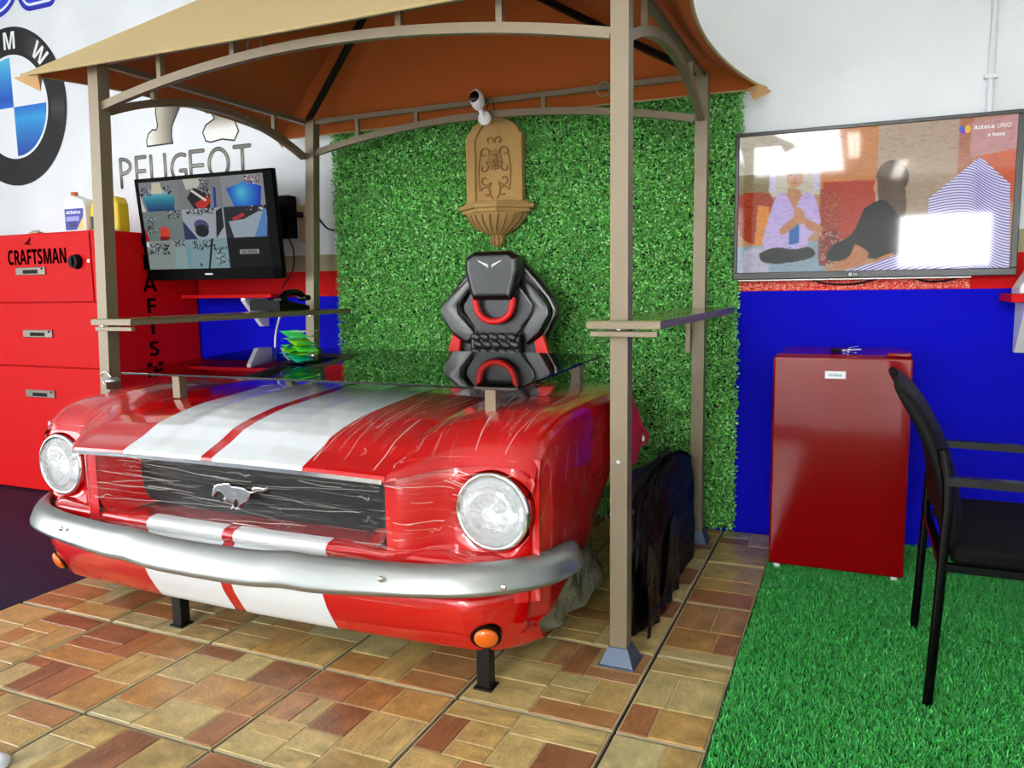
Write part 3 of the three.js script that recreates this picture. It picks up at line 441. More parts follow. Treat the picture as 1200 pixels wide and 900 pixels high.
// ------------------------------------------------------------------ gaming chair, fountain and camera in front of the hedge
{
  const cx = 0.83, z0 = -1.46, t = thing('gaming_chair', 'black gaming chair with red accents and headrest pillow in front of the hedge', 'chair', [cx, 0, -1.4]);
  const mir = (P) => [...P, ...P.slice().reverse().map(([x, y]) => [-x, y])];
  const half = [[0.11, 1.268], [0.13, 1.235], [0.2, 1.16], [0.262, 1.085], [0.288, 1.03], [0.284, 0.995], [0.238, 0.91], [0.2, 0.82], [0.17, 0.62], [0.16, 0.48]];
  const outline = new THREE.Shape(); const pts = mir(half); outline.moveTo(...pts[0]); for (const p of pts.slice(1)) outline.lineTo(...p); outline.closePath();
  part('backrest', ext(outline, 0.075, 0.022, 4).translate(cx, 0, z0 - 0.075), M.leather, t);
  for (const s of [1, -1]) {   // padded wings standing forward of the back
    const wing = [[0.113, 1.187], [0.2, 1.118], [0.262, 1.045], [0.268, 1.008], [0.223, 0.925], [0.15, 0.871], [0.108, 0.922], [0.182, 1.015], [0.188, 1.05], [0.115, 1.14]];
    const wg = ext(wing.map(([x, y]) => [s * x, y]), 0.04, 0.01, 4), wp = wg.attributes.position; for (let i = 0; i < wp.count; i++) wp.setZ(i, wp.getZ(i) + (Math.abs(wp.getX(i)) - 0.12) * 0.3); wg.computeVertexNormals();
    part('side_bolster', toCreasedNormals(wg, 0.7).translate(cx, 0, z0 - 0.016), M.leather, t);
    part('piping', tube([[0.113, 1.137], [0.16, 1.085], [0.185, 1.05], [0.18, 1.015], [0.14, 0.962], [0.106, 0.92]].map(([x, y]) => [cx + s * x, y, z0 + 0.034]), 0.0045, 30, 6), M.blackGloss, t);
    part('side_panel', ext([[0.226, 0.915], [0.184, 0.888], [0.192, 0.84], [0.195, 0.74], [0.275, 0.74], [0.258, 0.82]].map(([x, y]) => [s * x, y]), 0.03, 0.006, 3).translate(cx, 0, z0 + 0.0), M.leatherRed, t, 'red side panel');
    part('armrest', [bx(cx + s * 0.3 - 0.04, 0.64, z0 + 0.06, cx + s * 0.3 + 0.04, 0.67, z0 + 0.3, 0.012), bx(cx + s * 0.3 - 0.018, 0.42, z0 + 0.14, cx + s * 0.3 + 0.018, 0.645, z0 + 0.19, 0.006)], M.black, t);
  }
  part('centre_panel', ext(mir([[0.1, 1.15], [0.15, 1.09], [0.178, 1.05], [0.172, 1.015], [0.12, 0.945], [0.1, 0.8]]), 0.03, 0.01, 3).translate(cx, 0, z0 - 0.01), M.leather, t);
  const pillow = part('headrest_pillow', ext(mir([[0.085, 1.29], [0.132, 1.262], [0.134, 1.2], [0.108, 1.1], [0.095, 1.072]]), 0.085, 0.03, 5).translate(cx, 0, z0 + 0.0), M.leather, t);
  const wingLogo = []; for (const s of [1, -1]) for (let k = 0; k < 3; k++) wingLogo.push(ext([[0.004 + 0.001 * k, 1.222 - k * 0.008], [0.012, 1.231 - k * 0.008], [0.062 - k * 0.017, 1.25 - k * 0.009], [0.05 - k * 0.016, 1.24 - k * 0.009]].map(([x, y]) => [s * x, y]), 0.002, 0.0004, 1));
  part('wing_emblem', wingLogo.map((g) => g.translate(cx, 0, z0 + 0.0862)), std('#f2f2f2', 0.5), pillow, 'white wing emblem');
  part('red_strap', tube([[-0.094, 1.085], [-0.09, 1.05], [-0.075, 1.01], [-0.045, 0.985], [-0.015, 0.976], [0.015, 0.976], [0.045, 0.985], [0.075, 1.01], [0.09, 1.05], [0.094, 1.085]].map(([x, y]) => [cx + x, y, z0 + 0.05]), 0.015, 48, 10), M.leatherRed, t, 'red curved strap under the pillow');
  const lum = [];   // quilted lumbar cushion: pillows between stitched seams
  for (let r = 0; r < 3; r++) for (let c = 0; c < 5; c++) { const g = new THREE.SphereGeometry(0.024, 12, 8); g.scale(1.1, 0.8, 0.55); g.rotateZ(-0.55); g.translate(cx - 0.092 + c * 0.045 + (r % 2) * 0.012, 0.905 - r * 0.034, z0 + 0.055); lum.push(g); }
  const lc = part('lumbar_cushion', bx(cx - 0.125, 0.76, z0 + 0.015, cx + 0.125, 0.918, z0 + 0.055, 0.02), M.leather, t);
  part('quilting', lum, M.leather, lc);
  part('seat', [bx(cx - 0.25, 0.42, z0 + 0.0, cx + 0.25, 0.52, z0 + 0.29, 0.035)], M.leather, t);
  part('gas_column', cyl(0.03, 0.03, [cx, 0.1, z0 + 0.1], [cx, 0.43, z0 + 0.1]), M.black, t);
  for (let k = 0; k < 5; k++) { const a = k * 1.2566 + 0.3, x = cx + 0.23 * Math.cos(a), z = z0 + 0.1 + 0.23 * Math.sin(a), arm = part('base_arm', bar([[cx, 0.1, z0 + 0.1], [x, 0.075, z]], 0.04, 0.03), M.black, t); part('caster', new THREE.CylinderGeometry(0.028, 0.028, 0.03, 16).rotateX(Math.PI / 2).translate(x, 0.03, z), M.black, arm); }
}
{
  const cx = 0.688, z0 = HZ + 0.05, t = thing('wall_fountain', 'tan stone wall fountain with carved arched back and scalloped basin on the hedge', 'fountain', [cx, 1.62, z0]);
  const arch = (w, y0, y1, sh) => { const s = new THREE.Shape(); s.moveTo(-w, y0); s.lineTo(w, y0); s.lineTo(w, y1); if (sh) s.lineTo(w - sh, y1 + sh * 0.4); s.quadraticCurveTo(w - sh - 0.02, y1 + 0.07, 0, y1 + 0.085); s.quadraticCurveTo(-w + sh + 0.02, y1 + 0.07, -w + sh, y1 + sh * 0.4); s.lineTo(-w, y1); s.closePath(); return s; };
  const outer = arch(0.15, 1.54, 1.86, 0.012); const hole = new THREE.Path(); const I = arch(0.1, 1.55, 1.845, 0.004).getPoints(12); hole.setFromPoints(I.reverse()); 
  const back = part('back_slab', ext(arch(0.15, 1.5, 1.86, 0.012), 0.03, 0.006, 3).translate(cx, 0, z0), M.stoneware, t);
  const fr = arch(0.15, 1.54, 1.86, 0.012); fr.holes.push(hole); part('frame', ext(fr, 0.016, 0.004, 2).translate(cx, 0, z0 + 0.026), M.stoneware, back);
  const zr = z0 + 0.033, rel = [], spiral = (x, y, r, turn, s, len = 5.2) => { const P = []; for (let i = 0; i <= 22; i++) { const a = turn + s * i / 22 * len, q = r * (1 - 0.72 * i / 22); P.push([cx + x + q * Math.cos(a), y + q * Math.sin(a), zr]); } rel.push(tube(P, 0.0045, 34, 6)); };
  for (const s of [1, -1]) { spiral(s * 0.055, 1.78, 0.03, s > 0 ? 3.3 : -0.2, -s); spiral(s * 0.058, 1.71, 0.027, s > 0 ? 2 : 1.1, s); spiral(s * 0.05, 1.65, 0.028, s > 0 ? 3.6 : -0.5, s); spiral(s * 0.045, 1.59, 0.032, s > 0 ? 0.3 : 2.8, s); spiral(s * 0.024, 1.835, 0.022, s > 0 ? 3.6 : -0.5, -s); rel.push(tube([[cx + s * 0.012, 1.56, zr], [cx + s * 0.03, 1.6, zr], [cx + s * 0.02, 1.64, zr]], 0.004, 12, 6), tube([[cx + s * 0.08, 1.6, zr], [cx + s * 0.085, 1.7, zr], [cx + s * 0.07, 1.8, zr]], 0.0035, 14, 6)); }
  part('scroll_relief', rel, M.stonewareDark, back);
  const mask = new THREE.SphereGeometry(0.026, 20, 16); mask.scale(0.85, 1.15, 0.7); mask.translate(cx, 1.745, zr);
  const nose = new THREE.SphereGeometry(0.008, 10, 8); nose.translate(cx, 1.738, zr + 0.018); const mz = new THREE.SphereGeometry(0.014, 12, 10); mz.scale(1, 0.8, 0.8); mz.translate(cx, 1.722, zr + 0.011);
  const mane = []; for (let k = 0; k < 12; k++) { const a = k / 12 * 6.283, g = new THREE.SphereGeometry(0.011, 8, 6); g.scale(1, 1.4, 0.6); g.rotateZ(a - 1.57); g.translate(cx + 0.03 * Math.cos(a), 1.745 + 0.036 * Math.sin(a), zr - 0.002); mane.push(g); }
  part('lion_mask', [mask, nose, mz, ...mane], M.stoneware, back);
  // basin: half bowl with a square lip, acanthus leaves and a finial
  const half = (P, n = 40) => { const g = new THREE.LatheGeometry(P.map(([r, y]) => new THREE.Vector2(r, y)), n, -Math.PI / 2, Math.PI); g.scale(1, 1, 0.75); g.translate(cx, 0, z0); return g; };
  const basin = part('basin', [half([[0.03, 1.385], [0.07, 1.395], [0.115, 1.425], [0.15, 1.465], [0.165, 1.492]])], std('#b08a50', 0.8, { side: THREE.DoubleSide, bumpMap: rep(nFine, 4), bumpScale: 0.002 }), t);
  const lip = [[-0.2, 0], [0.2, 0], [0.2, 0.03], [0.06, 0.15], [-0.06, 0.15], [-0.2, 0.03]];
  const lipAt = (k, y0, h, dz) => ext(lip.map(([x, z]) => [x * k, -z * k]), h, 0.005, 3).rotateX(-Math.PI / 2).translate(cx, y0, z0 + dz);
  part('basin_rim', [lipAt(1.0, 1.508, 0.022, 0.001), lipAt(0.9, 1.49, 0.02, 0.001), lipAt(0.87, 1.53, 0.012, 0.001)], M.stoneware, basin);
  const fins = []; for (let k = 0; k < 11; k++) { const a = -1.35 + 2.7 * k / 10, P = [[0.045, 1.392], [0.095, 1.415], [0.135, 1.448], [0.156, 1.48]].map(([r, y], i) => [cx + (r + 0.004) * Math.sin(a + 0.05 * (i - 1.5)), y, z0 + (r + 0.004) * 0.75 * Math.cos(a + 0.05 * (i - 1.5))]); fins.push(tube(P, 0.0055, 16, 6)); }
  part('leaf_relief', fins, M.stonewareDark, basin);
  part('finial', [half([[0.0, 1.325], [0.02, 1.33], [0.036, 1.35], [0.038, 1.372], [0.028, 1.39]], 24), ...[-0.8, -0.3, 0.3, 0.8].map((a) => tube([[cx + 0.03 * Math.sin(a), 1.335, z0 + 0.02], [cx + 0.043 * Math.sin(a), 1.36, z0 + 0.032 * Math.cos(a)], [cx + 0.03 * Math.sin(a), 1.385, z0 + 0.02]], 0.006, 10, 6))], M.stoneware, basin);
}
{
  const x = 0.7, z = GZ1 + 0.015, t = thing('security_camera', 'small white security camera with black lens clipped to the rear gazebo arch', 'camera', [x, 1.92, z]);
  const disc = new THREE.SphereGeometry(0.034, 24, 16); disc.scale(1, 1, 0.4); disc.translate(x + 0.024, 1.905, z + 0.014); part('base', disc, M.plasticWhite, t);
  const head = new THREE.SphereGeometry(0.04, 28, 20); head.scale(0.85, 1.25, 0.7); head.rotateZ(0.25); head.translate(x - 0.002, 1.985, z + 0.035); part('head', head, M.plasticWhite, t);
  const face = new THREE.SphereGeometry(0.024, 24, 16); face.scale(1, 1.1, 0.45); face.translate(x - 0.006, 1.994, z + 0.057); const f = part('lens', face, M.blackGloss, t, 'black lens disc');
  part('neck', cyl(0.011, 0.013, [x + 0.006, 1.96, z + 0.03], [x + 0.02, 1.91, z + 0.02]), M.plasticWhite, t);
  part('cable', tube([[x + 0.03, 1.95, z + 0.0], [x + 0.045, 2.0, z - 0.01], [x + 0.07, 1.93, z - 0.005]], 0.0025, 20, 6), M.black, t);
}
// ------------------------------------------------------------------ left side: tool cabinet, bottles, monitor, phone
{
  const x0 = -2.62, x1 = -1.345, zf = -1.14, t = thing('tool_cabinet', 'tall red steel tool cabinet with black lettering and pull handles against the back wall', 'cabinet', [(x0 + x1) / 2, 0, -1.48]);
  part('carcass', bx(x0, 0.0, WZ + 0.012, x1, 1.462, zf - 0.02, 0.006), M.cabinetRed, t);
  const fronts = [[0.012, 0.722, 0.572], [0.728, 1.08, 0.911], [1.086, 1.455, 1.256]];
  for (const [a, b, hy] of fronts) {
    const d = part('drawer', bx(x0 + 0.01, a, zf - 0.02, x1 - (a > 1 ? 0.045 : 0.012), b, zf, 0.004), M.cabinetRed, t);
    const hx = a > 1 ? -1.862 : a > 0.7 ? -1.848 : -1.87;
    const h = part('handle', [ext([[-0.12, -0.022], [0.12, -0.022], [0.12, 0.022], [-0.12, 0.022]], 0.008, 0.003).translate(hx, hy, zf), bar([[hx - 0.1, hy + 0.012, zf + 0.012], [hx + 0.1, hy + 0.012, zf + 0.012]], 0.012, 0.01)], M.handle, d, 'metal pull handle');
    part('handle_recess', bx(hx - 0.06, hy - 0.014, zf + 0.004, hx + 0.06, hy + 0.008, zf + 0.0095, 0.002), M.black, h);
  }
  part('side_strip', bx(x1 - 0.04, 1.086, zf - 0.02, x1 - 0.004, 1.455, zf - 0.004, 0.004), M.cabinetRed, t);
  const font = (g, size, txt, x, y, w) => { g.font = `bold ${size}px sans-serif`; g.textAlign = 'left'; g.textBaseline = 'middle'; const m = g.measureText(txt).width; g.save(); g.translate(x, y); g.scale(w / m, 1); g.fillStyle = '#170304'; g.strokeStyle = '#170304'; g.lineWidth = 3; g.strokeText(txt, 0, 0); g.fillText(txt, 0, 0); g.restore(); };
  const plane = (w, h, tex, o = {}) => { const g = new THREE.PlaneGeometry(w, h); return [g, phys('#ffffff', 0.7, { map: tex, transparent: true, specularIntensity: 0, ...o })]; };
  const [g1, m1] = plane(0.56, 0.2, canvasTex(560, 200, (g) => { font(g, 112, 'CRAFTSMAN', 30, 132, 485); g.fillStyle = 'rgba(60,4,6,.75)'; g.beginPath(); g.moveTo(175, 62); g.lineTo(215, 40); g.lineTo(232, 20); g.lineTo(238, 40); g.lineTo(222, 55); g.lineTo(240, 66); g.closePath(); g.fill(); }));
  part('lettering', g1.translate(-1.8, 1.365, zf + 0.0015), m1, t, 'black lettering CRAFTSMAN');
  const [g2, m2] = plane(0.22, 1.12, canvasTex(160, 820, (g) => { g.font = 'bold 100px sans-serif'; g.textAlign = 'center'; g.textBaseline = 'middle'; g.fillStyle = '#120203'; [...'CRAFTSMAN'].forEach((c, i) => { g.save(); g.translate(80, 52 + i * 89); g.scale(1.1, 0.86); g.fillText(c, 0, 0); g.restore(); }); }));
  part('lettering', g2.rotateY(Math.PI / 2).translate(x1 + 0.0015, 0.93, -1.47), m2, t, 'black vertical lettering on the side');
  part('lock_knob', [cyl(0.04, 0.034, [-1.49, 1.298, zf], [-1.49, 1.298, zf + 0.03], 28), bx(-1.495, 1.275, zf + 0.03, -1.485, 1.322, zf + 0.04, 0.003)], M.black, t, 'black round lock knob');
  part('key_lock', cyl(0.01, 0.008, [-1.4, 1.3, zf - 0.006], [-1.4, 1.3, zf + 0.006]), M.chrome, t);
}
{
  const y = 1.463;
  {
    const cx = -1.715, cz = -1.36, t = thing('fluid_jug', 'white plastic fluid jug with blue label and orange cap on the tool cabinet', 'jug', [cx, y, cz]);
    const s = [[-0.082, 0], [0.082, 0], [0.085, 0.02], [0.085, 0.15], [0.072, 0.185], [0.01, 0.205], [-0.02, 0.215], [-0.066, 0.21], [-0.08, 0.19], [-0.085, 0.16], [-0.085, 0.02]];
    part('body', ext(s, 0.085, 0.014, 4).translate(cx, y + 0.001, cz - 0.042), M.plasticWhite, t);
    part('cap', cyl(0.02, 0.018, [cx - 0.04, y + 0.212, cz], [cx - 0.04, y + 0.236, cz]), std('#c65a1e', 0.5), t, 'orange cap');
    const lab = canvasTex(256, 256, (g) => { g.fillStyle = '#34369a'; g.fillRect(0, 0, 256, 256); g.fillStyle = '#fff'; g.font = 'bold 50px sans-serif'; g.textAlign = 'center'; g.fillText('ACDelco', 118, 62); g.fillStyle = '#8f92d0'; g.fillRect(14, 92, 180, 56); g.fillStyle = '#1c1d66'; g.fillRect(60, 160, 90, 60); g.fillStyle = '#d6c67a'; g.beginPath(); g.moveTo(256, 90); g.lineTo(256, 256); g.lineTo(150, 256); g.closePath(); g.fill(); });
    part('label', bx(cx - 0.075, y + 0.022, cz + 0.042, cx + 0.075, y + 0.14, cz + 0.0435, 0).translate(0, 0, 0), std('#ffffff', 0.5), t);
    part('label_print', new THREE.PlaneGeometry(0.15, 0.118).translate(cx, y + 0.081, cz + 0.0442), std('#fff', 0.5, { map: lab }), t, 'blue printed label');
  }
  {
    const cx = -1.49, cz = -1.36, t = thing('oil_jug', 'yellow plastic oil jug on the tool cabinet, half hidden behind the gazebo post', 'jug', [cx, y, cz]);
    part('body', ext([[-0.11, 0], [0.11, 0], [0.112, 0.02], [0.112, 0.15], [0.095, 0.185], [0.03, 0.2], [-0.03, 0.195], [-0.085, 0.175], [-0.11, 0.13]], 0.08, 0.015, 4).translate(cx, y + 0.001, cz - 0.04), M.yellow, t);
    part('cap', cyl(0.02, 0.018, [cx - 0.01, y + 0.195, cz], [cx - 0.01, y + 0.218, cz]), M.black, t);
    part('label', bx(cx - 0.1, y + 0.02, cz + 0.0395, cx - 0.02, y + 0.09, cz + 0.042, 0), std('#1a1712', 0.5), t);
  }
  {
    const t = thing('hinge_clip', 'small tan metal clip lying on the top edge of the tool cabinet', 'clip', [-1.86, y, -1.2]);
    part('plate', bx(-1.9, y + 0.001, -1.2, -1.82, y + 0.009, -1.17, 0.002), M.beige, t); part('pin', cyl(0.005, 0.005, [-1.89, y + 0.012, -1.185], [-1.83, y + 0.012, -1.185]), M.chrome, t);
    const u = thing('paper_tag', 'small white paper tag on the cabinet top beside the yellow jug', 'tag', [-1.36, y, -1.25]); part('sheet', bx(-1.4, y, -1.3, -1.345, y + 0.004, -1.27, 0.001), M.plasticWhite, u); part('stub', bx(-1.395, y, -1.268, -1.35, y + 0.025, -1.264, 0.001), M.plasticWhite, u);
  }
}
{  // nine-picture security monitor, tilted down towards the room
  const c = [-0.846, 1.467, -1.413], w = 0.95, h = 0.55, t = new THREE.Group(); t.name = numbered('security_monitor'); scene.add(t); t.position.set(...c); t.rotation.set(0.096, -0.005, -0.007, 'YXZ');
  t.userData = { label: 'black security monitor showing a grid of camera pictures, tilted down above the blue wall', category: 'monitor' };
  const cams = canvasTex(1024, 576, (g, W, H) => {
    const R = rng(91); g.fillStyle = '#05060a'; g.fillRect(0, 0, W, H); const cw = W / 3, ch = H / 3;
    const poly = (c2, ...p) => { g.fillStyle = c2; g.beginPath(); p.forEach(([x, y], i) => (i ? g.lineTo(x, y) : g.moveTo(x, y))); g.closePath(); g.fill(); };
    const clutter = (x, y, w2, h2, n, cols) => { for (let i = 0; i < n * 2.2; i++) { g.fillStyle = cols[Math.floor(R() * cols.length)]; g.beginPath(); g.ellipse(x + R() * w2, y + R() * h2, 2 + R() * 9, 1.5 + R() * 4, R() * 3, 0, 7); g.fill(); } };
    const D = ['#15161c', '#2a2a33', '#b9bcc8', '#3d3a40', '#0b0b10'];
    const cell = (i, j, f) => { g.save(); g.beginPath(); g.rect(i * cw, j * ch, cw, ch); g.clip(); g.translate(i * cw, j * ch); f(); g.restore(); };
    const bay = (top, mid) => { g.fillStyle = '#85888c'; g.fillRect(0, 0, cw, ch); const G = g.createLinearGradient(0, 40, 0, ch); G.addColorStop(0, top); G.addColorStop(0.5, mid); G.addColorStop(1, '#12366e'); poly(G, [30, 100], [110, 55], [220, 60], [300, 110], [285, ch], [60, ch]); };
    cell(0, 0, () => { bay('#c8e6e4', '#2f8fa6'); poly('#d8cfb6', [120, 10], [190, 10], [205, 80], [110, 80]); clutter(10, 40, 100, 50, 22, D); clutter(210, 30, 60, 60, 14, D); poly('#d8d8da', [0, 60], [40, 192], [0, 192]); });
    cell(1, 0, () => { g.fillStyle = '#7f8281'; g.fillRect(0, 0, cw, ch); poly('#c9c6bd', [40, 0], [200, 0], [160, 60], [60, 70]); poly('#1c1a1e', [60, 120], [120, 60], [250, 110], [240, 192], [110, 192]); poly('#c22c2a', [120, 160], [230, 110], [250, 150], [200, 192], [140, 192]); poly('#e4d8d4', [95, 80], [110, 70], [220, 140], [205, 150]); clutter(180, 10, 70, 110, 30, D); poly('#2330a0', [280, 60], [300, 70], [290, 192], [270, 192]); });
    cell(2, 0, () => { g.fillStyle = '#8e9095'; g.fillRect(0, 0, cw, ch); const G = g.createRadialGradient(150, 110, 10, 170, 110, 150); G.addColorStop(0, '#4fc0e0'); G.addColorStop(0.6, '#2068d0'); G.addColorStop(1, '#1226a8'); poly(G, [40, 80], [190, 40], [310, 80], [290, 192], [90, 192]); clutter(190, 10, 110, 50, 26, ['#a8323a', '#20202a', '#c9c9d2']); });
    cell(0, 1, () => { g.fillStyle = '#75817f'; g.fillRect(0, 0, cw, ch); clutter(20, 30, 90, 110, 26, D); poly('#e1422c', [150, 100], [215, 110], [220, 170], [135, 165]); poly('#7d1f1c', [135, 165], [220, 170], [200, 192], [130, 192]); poly('#a81d20', [0, 90], [40, 192], [0, 192]); clutter(220, 0, 110, 50, 20, D); });
    cell(1, 1, () => { g.fillStyle = '#a4abb4'; g.fillRect(0, 0, cw, ch); poly('#26345e', [0, 70], [110, 192], [0, 192]); g.fillStyle = '#4a4c78'; g.beginPath(); g.ellipse(150, 110, 60, 40, 0.2, 0, 7); g.fill(); g.fillStyle = '#14151e'; g.beginPath(); g.ellipse(150, 140, 55, 40, 0.1, 0, 7); g.fill(); clutter(40, 0, 220, 35, 40, D); poly('#1b1c24', [280, 20], [330, 0], [330, 120], [260, 192]); });
    cell(2, 1, () => { g.fillStyle = '#23252b'; g.fillRect(0, 0, cw, ch); poly('#9cabb8', [30, 90], [150, 80], [300, 25], [310, 192], [60, 192]); poly('#5a84c0', [310, 20], [340, 30], [310, 192], [220, 192]); poly('#c22c33', [60, 70], [150, 40], [160, 60], [70, 90]); clutter(110, 0, 200, 40, 24, ['#e8e8ee', '#15161c', '#33343c']); });
    cell(0, 2, () => { g.fillStyle = '#8d9a95'; g.fillRect(0, 0, cw, ch); clutter(10, 20, 190, 70, 46, D); poly('#8fa6a6', [260, 40], [341, 10], [341, 192], [220, 192]); poly('#e5e6e8', [0, 10], [30, 10], [30, 40], [0, 40]); clutter(240, 0, 90, 40, 16, D); });
    cell(1, 2, () => { g.fillStyle = '#82a0a6'; g.fillRect(0, 0, cw, ch); poly('#6f9ea8', [0, 40], [50, 60], [30, 192], [0, 192]); clutter(60, 10, 180, 60, 40, D); poly('#15161b', [215, 0], [235, 0], [180, 192], [165, 192]); clutter(240, 60, 90, 110, 26, D); g.fillStyle = '#2b2d33'; g.beginPath(); g.ellipse(110, 165, 8, 12, 0, 0, 7); g.fill(); });
    cell(2, 2, () => { g.fillStyle = '#020203'; g.fillRect(0, 0, cw, ch); g.fillStyle = '#9a9a9a'; g.fillRect(90, 76, 150, 28); g.fillStyle = '#1a1a1a'; g.font = 'bold 24px sans-serif'; g.textAlign = 'center'; g.fillText('NO VIDEO', 165, 99); });
  });
  const casing = part('casing', [new RoundedBoxGeometry(w, h, 0.025, 2, 0.005).translate(0, 0, -0.022), new RoundedBoxGeometry(w * 0.7, h * 0.6, 0.035, 2, 0.01).translate(0, -0.02, -0.05)], M.black, t);
  part('bezel', [[0, h / 2 - 0.01, w, 0.02], [0, -h / 2 + 0.03, w, 0.06], [-w / 2 + 0.011, 0, 0.022, h], [w / 2 - 0.03, 0, 0.06, h]].map(([x, y, a, b]) => new RoundedBoxGeometry(a, b, 0.012, 2, 0.003).translate(x, y, -0.006)), M.bezelBlack, t);
  part('screen', new THREE.PlaneGeometry(w - 0.07, h - 0.076).translate(-0.018, 0.02, -0.006), phys('#030303', 0.4, { specularIntensity: 0.08, emissive: '#ffffff', emissiveMap: cams, emissiveIntensity: 0.7 }), t, 'lit screen with a grid of camera pictures');
  part('maker_mark', new RoundedBoxGeometry(0.055, 0.009, 0.002, 1, 0.0008).translate(-0.02, -h / 2 + 0.03, 0.0005), std('#c9c9c9', 0.4), t);
  part('wall_arm', [bar([[0, 0, -0.06], [0.0, 0.0, -0.36]], 0.05, 0.06), new RoundedBoxGeometry(0.2, 0.2, 0.012, 1, 0.002).translate(0, 0.0, -0.07)], M.black, casing);
}
{
  const t = thing('wall_shelf', 'narrow red wall shelf on a white bracket at the left behind the gazebo', 'shelf', [-0.95, 1.09, WZ]);
  part('board', bx(-1.28, 1.092, WZ + 0.001, -0.62, 1.112, WZ + 0.2, 0.003), M.paintRed, t);
  part('bracket', ext([[0, 0], [0.19, 0], [0.19, -0.015], [0.05, -0.165], [0, -0.165]], 0.03, 0.002).rotateY(-Math.PI / 2).translate(-0.815, 1.091, WZ + 0.001), M.plasticWhite, t, 'white triangular bracket');
  const s = thing('right_wall_shelf', 'red wall shelf end on a white bracket at the right edge beside the television', 'shelf', [2.95, 1.06, WZ]); s.name = numbered('wall_shelf');
  part('board', bx(2.845, 1.045, WZ + 0.001, 3.5, 1.075, WZ + 0.26, 0.004), M.cabinetRed, s);
  part('bracket', ext([[0, 0], [0.2, 0], [0.2, -0.02], [0.035, -0.2], [0, -0.2]], 0.05, 0.002).rotateY(-Math.PI / 2).translate(2.95, 1.044, WZ + 0.001), M.plasticWhite, s, 'white bracket');
  const b = thing('white_box', 'white plastic box with slanted side on the red shelf beside the television', 'box', [2.99, 1.076, WZ + 0.12]);
  part('body', ext([[-0.14, 0], [0.3, 0], [0.3, 0.17], [-0.06, 0.17], [-0.14, 0.02]], 0.17, 0.006, 3).translate(3.02, 1.076, WZ + 0.03), M.plasticWhite, b);
  part('lid_seam', bx(2.96, 1.236, WZ + 0.199, 3.29, 1.239, WZ + 0.2025, 0), std('#b8b8b4', 0.5), b);
}
{
  const t = thing('power_box', 'black power adapter box on the wall beside the security monitor', 'adapter', [-0.635, 1.54, WZ]);
  part('body', bx(-0.69, 1.42, WZ + 0.001, -0.575, 1.655, WZ + 0.07, 0.008), M.black, t);
  part('cable', tube([[-0.62, 1.43, WZ + 0.04], [-0.6, 1.36, WZ + 0.02], [-0.61, 1.25, WZ + 0.02], [-0.67, 1.14, WZ + 0.05]], 0.0035, 30, 6), M.black, t); part('vent_face', bx(-0.675, 1.47, WZ + 0.07, -0.59, 1.6, WZ + 0.073, 0.002), M.blackGloss, t);
  const u = thing('junction_box', 'tan electrical junction box with black plug on the wall beside the hedge', 'box', [-0.5, 1.47, WZ]);
  part('body', [bx(-0.545, 1.52, WZ + 0.001, -0.46, 1.6, WZ + 0.035, 0.006), bx(-0.545, 1.4, WZ + 0.001, -0.5, 1.52, WZ + 0.03, 0.006), bx(-0.495, 1.39, WZ + 0.001, -0.44, 1.5, WZ + 0.03, 0.006)], M.beige, u);
  part('plug', bx(-0.535, 1.53, WZ + 0.035, -0.505, 1.56, WZ + 0.06, 0.004), M.black, u);
  part('cable', tube([[-0.51, 1.545, WZ + 0.05], [-0.55, 1.55, WZ + 0.05], [-0.58, 1.535, WZ + 0.05]], 0.005, 16, 6), M.black, u);
  single('wall_cable', 'black cable curving along the wall behind the rear post to the hedge edge', 'cable', tube([[-0.43, 1.53, WZ + 0.012], [-0.37, 1.47, WZ + 0.012], [-0.33, 1.455, WZ + 0.012], [-0.28, 1.455, WZ + 0.02]], 0.005, 24, 6), M.black, [-0.35, 1.46, WZ]);
}
{
  const x = -0.335, z = -1.36, y = 1.031, t = thing('desk_phone', 'black desk phone with handset on the left gazebo shelf by the rear post', 'phone', [x, y, z]);
  part('body', ext([[-0.115, 0], [0.115, 0], [0.115, 0.02], [-0.09, 0.055], [-0.115, 0.05]], 0.19, 0.004, 2).rotateY(Math.PI / 2).translate(x - 0.095, y, z), M.black, t);
  part('handset', [tube([[x + 0.075, y + 0.06, z - 0.1], [x + 0.08, y + 0.085, z - 0.05], [x + 0.08, y + 0.085, z + 0.04], [x + 0.075, y + 0.055, z + 0.09]], 0.016, 24, 10), bx(x + 0.045, y + 0.045, z - 0.12, x + 0.105, y + 0.075, z - 0.07, 0.012), bx(x + 0.045, y + 0.038, z + 0.06, x + 0.105, y + 0.066, z + 0.11, 0.012)], M.blackGloss, t);
  const keys = []; for (let r = 0; r < 4; r++) for (let c = 0; c < 3; c++) keys.push(bx(x - 0.07 + c * 0.03, y + 0.037 - r * 0.006, z + 0.0 + r * 0.022, x - 0.05 + c * 0.03, y + 0.046 - r * 0.006, z + 0.014 + r * 0.022, 0.002));
  part('keypad', keys, std('#8c8c8a', 0.5), t, 'grey keys');
  single('phone_cord', 'pale cord hanging from the desk phone down to the lower red shelf', 'cord', mergeGeometries([tube([[-0.33, 1.045, -1.46], [-0.45, 1.04, -1.56], [-0.56, 1.0, -1.63], [-0.62, 0.88, -1.65], [-0.63, 0.78, -1.65], [-0.635, 0.7, -1.65], [-0.64, 0.678, -1.68]], 0.006, 60, 6)]), M.plasticWhite, [-0.585, 0.68, -1.65]);
}
